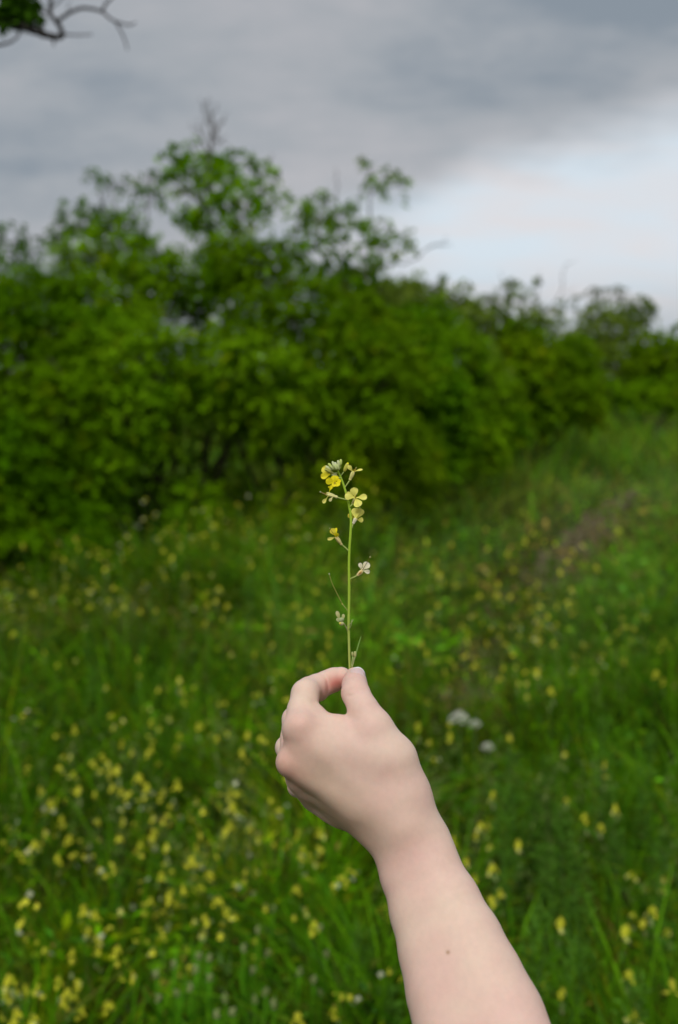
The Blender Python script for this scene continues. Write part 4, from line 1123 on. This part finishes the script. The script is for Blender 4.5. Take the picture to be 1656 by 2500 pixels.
    sp = N.new('ShaderNodeSeparateColor'); L.new(at.outputs['Color'], sp.inputs[0])
    tc = N.new('ShaderNodeTexCoord')
    n1 = N.new('ShaderNodeTexNoise'); n1.inputs['Scale'].default_value = 24; n1.inputs['Detail'].default_value = 5
    L.new(tc.outputs['Object'], n1.inputs['Vector'])
    n3 = N.new('ShaderNodeTexNoise'); n3.inputs['Scale'].default_value = 260; n3.inputs['Detail'].default_value = 3
    L.new(tc.outputs['Object'], n3.inputs['Vector'])
    r1 = N.new('ShaderNodeValToRGB'); L.new(n1.outputs['Fac'], r1.inputs[0])
    e = r1.color_ramp.elements
    e[0].position = 0.32; e[0].color = (0.785, 0.585, 0.46, 1)
    e[1].position = 0.68; e[1].color = (0.765, 0.50, 0.42, 1)
    def mix(fac, a, bcol, blend='MIX'):
        x = N.new('ShaderNodeMix'); x.data_type = 'RGBA'; x.blend_type = blend
        if isinstance(fac, float): x.inputs[0].default_value = fac
        else: L.new(fac, x.inputs[0])
        for s, k in ((6, a), (7, bcol)):
            if isinstance(k, tuple): x.inputs[s].default_value = (*k, 1)
            else: L.new(k, x.inputs[s])
        return x.outputs[2]
    c1 = mix(sp.outputs['Blue'], r1.outputs[0], (0.62, 0.415, 0.28))
    c2 = mix(sp.outputs['Red'], c1, (0.66, 0.20, 0.16))
    sp2 = N.new('ShaderNodeMapRange'); L.new(n3.outputs['Fac'], sp2.inputs[0]); sp2.inputs[1].default_value = 0.3; sp2.inputs[2].default_value = 0.7
    sp2.inputs[3].default_value = 0.975; sp2.inputs[4].default_value = 1.025
    hs = N.new('ShaderNodeHueSaturation'); L.new(c2, hs.inputs['Color']); L.new(sp2.outputs[0], hs.inputs['Value'])
    c3 = mix(sp.outputs['Green'], hs.outputs[0], (0.45, 0.26, 0.16))
    L.new(c3, b.inputs['Base Color'])
    b.inputs['Subsurface Weight'].default_value = 0.35
    b.inputs['Subsurface Radius'].default_value = (1.0, 0.35, 0.2)
    b.inputs['Subsurface Scale'].default_value = 0.004
    bp = N.new('ShaderNodeBump'); bp.inputs['Strength'].default_value = 0.05; bp.inputs['Distance'].default_value = 0.0006
    vo = N.new('ShaderNodeTexVoronoi'); vo.inputs['Scale'].default_value = 900
    L.new(tc.outputs['Object'], vo.inputs['Vector'])
    L.new(vo.outputs['Distance'], bp.inputs['Height']); L.new(bp.outputs[0], b.inputs['Normal'])
    me = np_mesh('person', W - org, F, [m], True, tone)
    o = obj('person', me, None, org)
    tag(o, 'pale bare forearm and left hand pinching a flower stem between thumb and forefinger', 'person')

    # thumbnail: a curved plate on the back of the thumb tip
    a = thumb[4][0]; b_ = thumb[6][0]
    ax = thumb[6][0] - thumb[5][0]; ax /= np.linalg.norm(ax)
    dors = np.array([0.30, 0.15, 0.95]); dors -= ax * (dors @ ax); dors /= np.linalg.norm(dors)
    side = np.cross(ax, dors)
    c0 = thumb[6][0]; rt = thumb[6][1]
    nu, nv = 17, 15
    V2 = []
    for i in range(nu):
        u = i / (nu - 1)
        s = -8.4 + u * 11.2                       # mm along the thumb from the tip centre
        for j in range(nv):
            v = j / (nv - 1) * 2 - 1
            half = R(56) * (1 - 0.45 * max(0, (u - 0.80) / 0.20) ** 2.2) * (0.84 + 0.16 * min(1, u / 0.25) ** 0.5)
            th = v * half
            cut = 1.9 * v * v                      # rounded free edge
            ss = s - cut * (1 if u > 0.7 else u / 0.7) + 1.6 * v * v * (1 - u) ** 2
            # radius of the thumb under this point
            rr = rt + 1.25 * max(0.0, -ss) / 6.6
            if ss > 0: rr = math.sqrt(max(rt * rt - (ss * 0.92) ** 2, 0.04 * rt * rt))
            lift = 0.34 - 0.45 * abs(v) ** 4 - 0.75 * max(0, (0.16 - u) / 0.16)
            if u > 0.82: lift += 0.35 * (u - 0.82) / 0.18
            p = c0 + ax * ss + (dors * math.cos(th) + side * math.sin(th)) * (rr + lift)
            V2.append(p)
    V2 = np.array(V2)
    inner = V2 - dors * 0.45
    q = []; T = nu * nv
    for i in range(nu - 1):
        for j in range(nv - 1):
            a0, a1, a2, a3 = i * nv + j, i * nv + j + 1, (i + 1) * nv + j + 1, (i + 1) * nv + j
            q.append((a0, a1, a2, a3)); q.append((T + a3, T + a2, T + a1, T + a0))
    rim = [i * nv for i in range(nu)] + [(nu - 1) * nv + j for j in range(1, nv)] + [i * nv + nv - 1 for i in range(nu - 2, -1, -1)] + [j for j in range(nv - 2, 0, -1)]
    for x, y in zip(rim, rim[1:] + rim[:1]): q.append((x, y, T + y, T + x))
    colr = np.zeros((2 * T, 3))
    for i in range(nu):
        colr[i * nv:(i + 1) * nv] = (0.78, 0.53, 0.50) if i < nu - 3 else (0.90, 0.80, 0.74)
    colr[T:] = (0.72, 0.55, 0.5)
    m2, nt2, b2 = principled('nail', None, 0.32, 0.45, attr=True)
    b2.inputs['Subsurface Weight'].default_value = 0.2; b2.inputs['Subsurface Scale'].default_value = 0.002
    W2 = np.concatenate([V2, inner]) @ CAM_R.T / 1000.0 + np.array([0, 0, CAM_H]) - org
    obj('thumbnail', np_mesh('thumbnail', W2, np.array(q), [m2], True, colr), o)
    return Zp, o
HAND_Z, PERSON = build_person()
# ------------------------------------------------------------------ the picked wildflower
def build_sprig():
    DS = 0.6575
    MM = DS / FPX * 1000           # mm per photo pixel at the sprig
    org = np.array(at_depth(853, 1640, DS))
    def A(zx, zy, dz=0.0):          # upper enlargement -> point, dz mm towards the lens
        return np.array(at_depth(740 + zx / 7.84, 1090 + zy / 7.84, DS - dz / 1000)) - org
    def Bz(zx, zy, dz=0.0): return A(zx, zy + 2273.6, dz)
    U = DS / FPX / 7.84             # metres per enlargement pixel

    def plant_mat(name, rough=0.55, transl=0.25):
        m = bpy.data.materials.new(name); m.use_nodes = True
        nt = m.node_tree; N = nt.nodes; L = nt.links; b = N['Principled BSDF']
        b.inputs['Roughness'].default_value = rough; b.inputs['Specular IOR Level'].default_value = 0.06
        at = N.new('ShaderNodeAttribute'); at.attribute_name = 'Col'
        tc = N.new('ShaderNodeTexCoord')
        n = N.new('ShaderNodeTexNoise'); n.inputs['Scale'].default_value = 1500; n.inputs['Detail'].default_value = 3
        L.new(tc.outputs['Object'], n.inputs['Vector'])
        mr = N.new('ShaderNodeMapRange'); L.new(n.outputs['Fac'], mr.inputs[0])
        mr.inputs[1].default_value = 0.3; mr.inputs[2].default_value = 0.7; mr.inputs[3].default_value = 0.95; mr.inputs[4].default_value = 1.04
        hs = N.new('ShaderNodeHueSaturation'); L.new(at.outputs['Color'], hs.inputs['Color']); L.new(mr.outputs[0], hs.inputs['Value'])
        L.new(hs.outputs[0], b.inputs['Base Color'])
        if transl:
            t = N.new('ShaderNodeBsdfTranslucent'); L.new(hs.outputs[0], t.inputs[0])
            ms = N.new('ShaderNodeMixShader'); ms.inputs[0].default_value = transl
            L.new(b.outputs[0], ms.inputs[1]); L.new(t.outputs[0], ms.inputs[2])
            L.new(ms.outputs[0], N['Material Output'].inputs[0])
        return m
    mp = plant_mat('petal', 0.6, 0.12); mg = plant_mat('stalk', 0.5, 0.0)
    YEL = (0.96, 0.84, 0.02); PALE = (0.96, 0.90, 0.19); CREAM = (0.95, 0.88, 0.60); GRN = (0.38, 0.56, 0.05)
    GRN2 = (0.30, 0.36, 0.13); BUD = (0.58, 0.68, 0.18); SEP = (0.84, 0.77, 0.32); SEPW = (0.86, 0.80, 0.54)

    root = tag(empty('wildflower', tuple(org)), 'tall thin sprig with small yellow flowers held upright between the fingertips', 'flower')

    # main stem
    st = [A(632, 395, -1), A(655, 452), A(690, 520), A(722, 590), A(760, 690), A(790, 780), A(818, 870), A(850, 1000), A(876, 1100), A(898, 1200), A(912, 1300),
          A(919, 1400), A(920, 1480), A(913, 1620), A(904, 1760), A(894, 1880), A(888, 2000), A(881, 2200), A(880, 2350), Bz(882, 200), Bz(885, 350), Bz(882, 700), Bz(877, 950),
          Bz(874, 1100), Bz(875, 1250), Bz(880, 1400), Bz(887, 1700), Bz(895, 1950), Bz(905, 2150, -1), Bz(918, 2450, -2), Bz(930, 2750, -4)]
    rr = np.array([14, 17, 19, 20, 21, 22, 22, 23, 25, 26, 25, 24, 24, 25, 25, 24, 24, 24, 24, 25, 26, 25, 25, 27, 25, 24, 24, 23, 22, 21, 20]) * U
    # smooth resample
    st = np.array(st); k = np.linspace(0, len(st) - 1, 140); idx = np.arange(len(st))
    stp = np.stack([np.interp(k, idx, st[:, i]) for i in range(3)], 1)
    for _ in range(4): stp[1:-1] = (stp[:-2] + 2 * stp[1:-1] + stp[2:]) / 4
    rrs = np.interp(k, idx, rr) * (1 + 0.025 * np.sin(k * 9.1))
    tcol = np.clip(k / 30, 0, 1)[:, None]
    c1 = np.array(GRN); c2 = np.array((0.42, 0.49, 0.11))
    mixf = np.clip((tcol - 0.66) / 0.2, 0, 1)
    cols = c1 * (1 - mixf) + c2 * mixf
    m = MB(); m.tube(stp, rrs, 10, cols)
    obj_stem = m.build('stem', [mg], root)

    def curve(pts, n=9):
        pts = np.array(pts); kk = np.linspace(0, len(pts) - 1, n)
        p = np.stack([np.interp(kk, np.arange(len(pts)), pts[:, i]) for i in range(3)], 1)
        if len(pts) > 2:
            for _ in range(2): p[1:-1] = (p[:-2] + 2 * p[1:-1] + p[2:]) / 4
        return p
    view = np.array(CAM_R @ np.array([0, 0, 1.0]))      # towards the lens
    def petal(parent, base, tip, width, col, cup=0.12, tilt=0.0, claw=0.32, notch=0.0, org_p=None, wav=0.05, face=None, seed=0):
        rnd = random.Random(seed + int(width * 7))
        base = np.array(base); tip = np.array(tip); d = tip - base; Ln = np.linalg.norm(d); d /= Ln
        f = view if face is None else np.array(face)
        s = np.cross(d, f); s /= np.linalg.norm(s); nrm = np.cross(s, d)
        s2 = s * math.cos(tilt) + nrm * math.sin(tilt); n2 = np.cross(s2, d)
        W = width * U
        nu, nv = 12, 9; V = []; C = []
        ph = rnd.random() * 6
        for i in range(nu):
            u = i / (nu - 1)
            if u < claw: w = 0.16 + 0.10 * (u / claw)
            else:
                x = (u - claw) / (1 - claw)
                w = 0.26 + 0.74 * math.sin(min(1, x * 1.5) * math.pi / 2) ** 1.2 if x < 0.55 else (max(0.0, 1 - ((x - 0.55) / 0.47) ** 2.6)) ** 0.5
            for j in range(nv):
                v = j / (nv - 1) * 2 - 1
                uu = u - notch * (1 - abs(v)) ** 2 * (u ** 4)
                h = cup * Ln * (0.9 * math.sin(uu * math.pi * 0.9) - 0.3 * uu) + cup * W * 0.6 * (v * v) * u
                h += wav * W * math.sin(v * 4 + ph) * u * u + wav * W * math.cos(u * 6 + ph) * v
                V.append(base + d * Ln * uu + s2 * (W / 2) * w * v + n2 * h)
                # veins and a deeper colour at the base
                k_ = 1 - 0.10 * (abs(math.sin(v * 9)) < 0.25) - 0.12 * (1 - u) ** 2
                C.append([col[0] * k_, col[1] * k_, col[2] * (0.75 + 0.35 * u)])
        q = [(i * nv + j, i * nv + j + 1, (i + 1) * nv + j + 1, (i + 1) * nv + j) for i in range(nu - 1) for j in range(nv - 1)]
        mb = MB(); mb.add(V, None, q, np.array(C)); return mb.build('petal', [mp], parent)
    def calyx(mb, a, b, w0, w1, col, n=4):
        """sepals closed into a tube from a (receptacle) to b"""
        a = np.array(a); b = np.array(b); d = b - a; Ln = np.linalg.norm(d); d /= Ln
        mb.blob(a + d * Ln * 0.10, d, Ln * 0.15, w0 * U * 0.36, col, 6, 10)
        x = np.cross(d, view); x /= np.linalg.norm(x); y = np.cross(x, d)
        for k in range(n):
            an = (k + 0.3) * 2 * math.pi / n
            o = (x * math.cos(an) + y * math.sin(an))
            mb.blob(a + d * Ln * 0.52 + o * w0 * U * 0.18, d + o * 0.10, Ln * 0.52, w1 * U * 0.40, np.array(col) * (0.9 + 0.07 * k), 8, 8)
    def pistil(mb, a, b, r=5, dot=15, col=(0.22, 0.13, 0.03), dcol=(0.62, 0.62, 0.30)):
        mb.tube(curve([a, b], 4), np.array([r, r, r * .9, r * .8]) * U, 6, col)
        mb.blob(b, np.array(b) - np.array(a), dot * U * 0.6, dot * U * 0.55, dcol, 6, 8)
    def anthers(mb, c, d, n, spread, col=(0.45, 0.30, 0.03)):
        rnd = random.Random(n); d = np.array(d) / np.linalg.norm(d)
        for k in range(n):
            an = k * 2 * math.pi / n; x = np.cross(d, (0.3, 0.2, 0.9)); x /= np.linalg.norm(x); y = np.cross(d, x)
            e = np.array(c) + d * 32 * U + (x * math.cos(an) + y * math.sin(an)) * spread * U
            mb.tube(curve([c, e], 3), 3.2 * U, 5, (0.6, 0.52, 0.1)); mb.blob(e, d, 11 * U, 5 * U, col, 5, 6)

    def flower(label, ped, cal, colc, w0=70, w1=62, extra=None):
        mb = MB()
        if ped: mb.tube(curve(ped), np.linspace(13, 12, 9) * U, 8, (0.48, 0.58, 0.16))
        calyx(mb, cal[0], cal[1], w0, w1, colc)
        if extra: extra(mb)
        return mb.build('flower', [mg], root)
    # F_A the open four-petalled flower
    f = flower('', [A(895, 1165, 0), A(915, 1140, 2), A(950, 1100, 1)], [A(945, 1092, 0), A(1000, 1000, 4)], SEP, 70, 44, lambda mb: (anthers(mb, A(1003, 985, 5), view + np.array((0.05, 0, 0.5)), 5, 17), pistil(mb, A(1003, 985, 5), A(1026, 912, 9), 5, 13)))
    tag(f, 'open pale yellow flower with four petals spread in a cross')
    C0 = A(1003, 985, 4)
    petal(f, C0, A(968, 786, 5.5), 158, PALE, 0.10, 0.05, 0.22, 0, seed=1)
    petal(f, C0, A(806, 925, 4.5), 160, PALE, 0.10, -0.1, 0.22, 0, seed=2)
    petal(f, A(1010, 982, 4), A(1228, 968, 5.0), 122, PALE, 0.12, 0.25, 0.26, 0.03, seed=3)
    petal(f, A(1000, 990, 4.6), A(1080, 1150, 7), 168, PALE, 0.10, -0.05, 0.16, 0, seed=4)
    # F_B seen from behind, just below
    f = flower('', [A(943, 1560, 0), A(948, 1520, 1), A(962, 1478, 1)], [A(962, 1478, 1), A(1012, 1370, 1)], SEPW, 82, 56, lambda mb: pistil(mb, A(1050, 1300, -3), A(1090, 1172, -4), 5, 14))
    tag(f, 'pale yellow flower seen from behind with a whitish calyx')
    petal(f, A(1005, 1400, 2), A(1010, 1176, 1), 172, PALE, -0.10, 0.15, 0.2, 0, seed=5)
    petal(f, A(1012, 1400, 0), A(1128, 1198, 2.4), 165, PALE, -0.08, -0.15, 0.2, 0, seed=6)
    petal(f, A(1000, 1395, -3), A(862, 1300, -4), 105, (0.92, 0.78, 0.08), -0.08, 0.2, 0.25, 0, seed=7)
    petal(f, A(1020, 1400, -1), A(1155, 1412, -1), 108, PALE, -0.08, -0.2, 0.25, 0, seed=8)
    # F_C left, half open
    f = flower('', [A(880, 2000, 0), A(858, 1978, 0), A(800, 1925, 1), A(742, 1878, 2)], [A(742, 1880, 2), A(640, 1735, 4)], (0.84, 0.70, 0.28), 74, 62, lambda mb: pistil(mb, A(585, 1675, 6), A(510, 1565, 8), 4, 16))
    tag(f, 'half open yellow flower nodding to the left on its own stalk')
    petal(f, A(625, 1720, 3), A(545, 1568, 5), 125, (0.95, 0.82, 0.08), 0.10, 0, 0.2, 0, seed=9)
    petal(f, A(635, 1700, 2), A(636, 1556, 1), 58, YEL, 0.1, 0.4, 0.25, 0, seed=10)
    petal(f, A(640, 1740, 5), A(650, 1650, 8), 95, YEL, 0.1, 0.1, 0.1, 0, seed=11)
    petal(f, A(640, 1725, 5), A(468, 1778, 6), 62, PALE, 0.10, 0.3, 0.2, 0, seed=12)
    # F_D cream coloured on the right
    f = flower('', [A(893, 2540, 0), A(915, 2528, 0), A(975, 2503, 2), A(1035, 2470, 2)], [A(1040, 2468, 2), A(1140, 2375, 3)], (0.84, 0.66, 0.30), 82, 62, lambda mb: (pistil(mb, A(1145, 2360, 6), A(1285, 2117, 6), 5, 22), mb.blob(A(1095, 2418, 5.2), A(1140, 2375, 3) - A(1040, 2468, 2), 34 * U, 15 * U, (0.62, 0.30, 0.06))))
    tag(f, 'withering cream coloured flower with an orange tinted calyx')
    petal(f, A(1140, 2372, 3), A(1088, 2226, 4), 82, CREAM, 0.12, 0.3, 0.2, 0.05, seed=13)
    petal(f, A(1143, 2368, 2), A(1250, 2220, 2), 145, CREAM, 0.10, -0.1, 0.18, 0, seed=14)
    petal(f, A(1143, 2372, 4), A(1280, 2405, 4), 86, CREAM, 0.10, -0.2, 0.2, 0.05, seed=15)
    petal(f, A(1140, 2380, 2), A(1130, 2330, -6), 70, CREAM, 0.1, 0, 0.2, 0, seed=16)
    # F_E bright yellow under the buds
    f = flower('', [A(728, 610, 0), A(690, 600, 2), A(650, 590, 1)], [A(650, 560, 0), A(612, 660, 2)], (0.80, 0.74, 0.14), 60, 50, lambda mb: anthers(mb, A(610, 690, 4), view + np.array((0, 0, -0.3)), 6, 20, (0.55, 0.40, 0.03)))
    tag(f, 'bright yellow flower just under the bud cluster')
    c = A(612, 690, 3)
    petal(f, c, A(440, 645, 5), 142, YEL, 0.10, 0.1, 0.2, 0, seed=17)
    petal(f, c, A(612, 556, 3), 150, YEL, 0.14, 0, 0.1, 0, seed=18)
    petal(f, c, A(700, 745, 5.5), 118, YEL, 0.14, 0.2, 0.15, 0, seed=19)
    petal(f, c, A(590, 772, 6), 100, (0.94, 0.80, 0.03), 0.14, 0, 0.12, 0, seed=20)
    petal(f, A(640, 690, 3), A(722, 640, 4), 80, YEL, 0.14, 0.2, 0.15, 0, seed=20)
    # F_F top left
    f = flower('', [A(672, 500, 0), A(640, 505, -1), A(575, 515, 0)], [A(578, 515, 1), A(425, 425, 4)], (0.55, 0.56, 0.16), 70, 58)
    tag(f, 'yellow flower with two broad petals at the upper left of the head')
    petal(f, A(520, 520, 0), A(378, 398, 0), 165, (0.95, 0.85, 0.10), 0.12, 0, 0.12, 0, seed=21)
    petal(f, A(525, 530, 2), A(342, 582, 2), 118, (0.95, 0.82, 0.04), 0.12, 0.1, 0.15, 0, seed=22)
    petal(f, A(500, 500, -2), A(440, 385, -3), 90, PALE, 0.12, 0, 0.12, 0, seed=23)
    petal(f, A(540, 540, 1), A(650, 545, 2), 80, (0.60, 0.62, 0.30), 0.14, 0, 0.2, 0, seed=24)
    # F_G left, spent, with drooping petals
    f = flower('', [A(850, 1025, 0), A(830, 1018, 1), A(750, 1000, 2), A(665, 978, 3)], [A(660, 972, 3), A(450, 905, 3)], SEP, 82, 62, lambda mb: (pistil(mb, A(440, 920, 3), A(332, 870, 4), 8, 22, (0.45, 0.30, 0.12)), anthers(mb, A(470, 912, 4), A(330, 870) - A(470, 912), 4, 22)))
    tag(f, 'spent yellow flower pointing left with its pistil showing')
    petal(f, A(495, 900, 3), A(572, 735, 3), 74, YEL, 0.14, 0.5, 0.35, 0, seed=25)
    petal(f, A(530, 780, 4), A(478, 772, 6), 40, YEL, 0.14, 0, 0.1, 0, seed=26)
    petal(f, A(490, 935, 4), A(372, 1082, 6), 78, PALE, 0.10, 0.4, 0.4, 0.06, seed=27)
    petal(f, A(575, 955, 5), A(502, 1046, 6), 60, SEP, 0.10, 0.2, 0.3, 0, seed=28)
    # F_H right: opening flower with thin petals
    f = flower('', [A(800, 785, 0), A(815, 765, 0), A(850, 715, 1), A(890, 655, 1)], [A(898, 645, 1), A(968, 480, 2)], (0.80, 0.74, 0.26), 84, 62, lambda mb: (pistil(mb, A(980, 478, 3), A(1018, 408, 4), 8, 20, (0.55, 0.36, 0.08), (0.62, 0.60, 0.2)), anthers(mb, A(975, 480, 3), A(1018, 408) - A(975, 480), 4, 16)))
    tag(f, 'opening yellow flower at the upper right with thin curled petals')
    petal(f, A(958, 480, 2), A(872, 358, 3), 92, PALE, 0.16, 0.35, 0.2, 0, seed=29)
    petal(f, A(975, 490, 3), A(1142, 440, 4), 48, PALE, 0.16, 0.5, 0.3, 0, seed=30)
    petal(f, A(960, 490, 0), A(1000, 452, -5), 60, YEL, 0.16, 0.3, 0.3, 0, seed=31)

    def bud(a, b, w, col, ped=None, tipcol=None):
        a = np.array(a); b = np.array(b); d = b - a; L_ = np.linalg.norm(d)
        mb = MB()
        x = np.cross(d, view); x /= np.linalg.norm(x); y = np.cross(x, d); y /= np.linalg.norm(y)
        for k in range(4):
            an = k * math.pi / 2 + 0.5; o = x * math.cos(an) + y * math.sin(an)
            mb.blob((a + b) / 2 + o * w * U * 0.13, d + o * 0.02 * L_, L_ * 0.5, w * U * 0.39, np.array(col) * (0.88 + 0.07 * k), 8, 8)
        if tipcol: mb.blob(a + d * 0.86, d, L_ * 0.2, w * U * 0.34, tipcol, 6, 8)
        if ped is not None: mb.tube(curve([ped, a + d * 0.1], 4), 9 * U, 6, (0.45, 0.56, 0.18))
        return mb.build('bud', [mg], root)
    P0 = A(655, 452)
    bud(A(712, 372, 0), A(728, 243, 0), 60, BUD, P0)
    bud(A(690, 385, 2), A(668, 262, 2), 56, (0.64, 0.68, 0.34), P0)
    bud(A(640, 410, 4), A(612, 300, 4), 60, (0.68, 0.72, 0.42), P0)
    bud(A(610, 420, 2), A(562, 283, 1), 54, (0.64, 0.69, 0.36), P0)
    bud(A(568, 430, 3), A(485, 322, 3), 58, BUD, P0)
    bud(A(560, 455, 2), A(432, 376, 2), 58, (0.64, 0.69, 0.38), P0)
    bud(A(650, 445, 6), A(600, 345, 6), 64, (0.58, 0.66, 0.26), P0)
    bud(A(694, 450, 4), A(650, 345, 5), 58, (0.62, 0.68, 0.28), P0)
    bud(A(590, 445, 5), A(530, 375, 6), 50, (0.57, 0.63, 0.26), P0)
    bud(A(715, 420, -1), A(700, 330, -3), 50, BUD, P0)
    bud(A(785, 485, 0), A(862, 318, 1), 78, (0.62, 0.60, 0.10), A(728, 560, 0), YEL)

    # long thin seed pod
    mb = MB(); mb.tube(curve([Bz(870, 885, 0), Bz(850, 865, 0), Bz(800, 800, 1), Bz(755, 745, 1)]), 10 * U, 7, (0.33, 0.36, 0.10))
    mb.blob(Bz(752, 742, 1), A(0, 1) - A(0.7, 1.8), 20 * U, 15 * U, (0.52, 0.48, 0.10), 6, 8)
    mb.tube(curve([Bz(752, 742, 1), Bz(650, 540, 2), Bz(560, 360, 3), Bz(514, 215, 3)], 12), np.linspace(10, 7, 12) * U, 6, (0.30, 0.30, 0.06))
    mb.tube(curve([Bz(514, 215, 3), Bz(503, 168, 3)], 3), 6 * U, 5, (0.35, 0.34, 0.10))
    mb.blob(Bz(503, 165, 3), (0, 0, 1), 12 * U, 12 * U, (0.66, 0.68, 0.46), 6, 8)
    mb.build('seed_pod', [mg], root)
    # shrivelled flower lower left
    mb = MB()
    mb.tube(curve([Bz(868, 1290, 0), Bz(855, 1250, 0), Bz(820, 1175, 1), Bz(780, 1105, 1)]), 10 * U, 6, (0.32, 0.30, 0.14))
    mb.blob(Bz(722, 1045, 2), A(1, 0) - A(0, .3), 68 * U, 46 * U, (0.36, 0.42, 0.20), 8, 9)
    mb.blob(Bz(740, 1118, 3), A(1, 0) - A(0, .2), 46 * U, 38 * U, (0.50, 0.46, 0.22), 8, 9)
    mb.blob(Bz(710, 1112, 6), A(0, 0) - A(0, 1), 24 * U, 20 * U, (0.78, 0.70, 0.12), 6, 8)
    sh = mb.build('withered_flower', [mg], root)
    petal(sh, Bz(708, 1045, 2), Bz(648, 876, 2), 76, (0.58, 0.56, 0.24), 0.1, 0.2, 0.1, seed=41)
    petal(sh, Bz(770, 1050, 2), Bz(775, 934, 2), 62, (0.55, 0.56, 0.22), 0.1, 0.2, 0.1, seed=42)
    petal(sh, Bz(690, 1090, 3), Bz(655, 1010, 3), 60, (0.50, 0.54, 0.24), 0.1, 0.2, 0.1, seed=43)
    # thin twigs crossing the stem
    mb = MB()
    for pts, r in (([Bz(830, 1182, 4), Bz(880, 1140, 5), Bz(925, 1110, 4), Bz(945, 1080, 3), Bz(960, 1036, 3)], 6), ([Bz(925, 1118, 4), Bz(930, 1085, 3), Bz(924, 1045, 3)], 5),
                   ([Bz(880, 1235, 1), Bz(905, 1190, 2), Bz(925, 1140, 2), Bz(930, 1100, 2)], 7), ([Bz(858, 1205, 4), Bz(830, 1182, 4)], 5)):
        mb.tube(curve(pts, 7), r * U, 6, (0.36, 0.38, 0.16))
    mb.build('tendril', [mg], root)
    # narrow leaf above the fingers
    P = curve([Bz(930, 1990, 0), Bz(985, 1810, 1), Bz(1030, 1640, 2), Bz(1070, 1500, 2), Bz(1098, 1410, 2), Bz(1112, 1352, 2)], 14)
    w = np.array([6, 8, 10, 12, 13, 14, 14, 14, 13, 12, 11, 9, 6, 1]) * U
    V = []
    for i, p in enumerate(P):
        sd = np.cross(P[min(i + 1, 13)] - P[max(i - 1, 0)], view); sd /= np.linalg.norm(sd)
        V += [p - sd * w[i], p - view * w[i] * 0.5, p + sd * w[i], p + view * w[i] * 0.25]
    q = [(i * 4 + j, i * 4 + (j + 1) % 4, (i + 1) * 4 + (j + 1) % 4, (i + 1) * 4 + j) for i in range(13) for j in range(4)]
    mb = MB(); mb.add(V, None, q, (0.25, 0.42, 0.09)); mb.build('leaf', [mg], root)
    # a pair of tiny closed buds by the leaf
    bud(Bz(952, 1745, 2), Bz(944, 1655, 2), 46, (0.46, 0.48, 0.18), Bz(925, 1960, 1))
    bud(Bz(1000, 1762, 3), Bz(996, 1645, 3), 54, (0.50, 0.50, 0.20), Bz(932, 1990, 1))
    bud(Bz(975, 1745, 1), Bz(968, 1690, 1), 36, (0.36, 0.36, 0.14), Bz(930, 1990, 0))
    mb = MB(); mb.tube(curve([Bz(915, 2010, 0), Bz(955, 1880, 2), Bz(990, 1770, 3)]), 9 * U, 6, (0.36, 0.36, 0.18)); mb.build('side_stalk', [mg], root)
build_sprig()
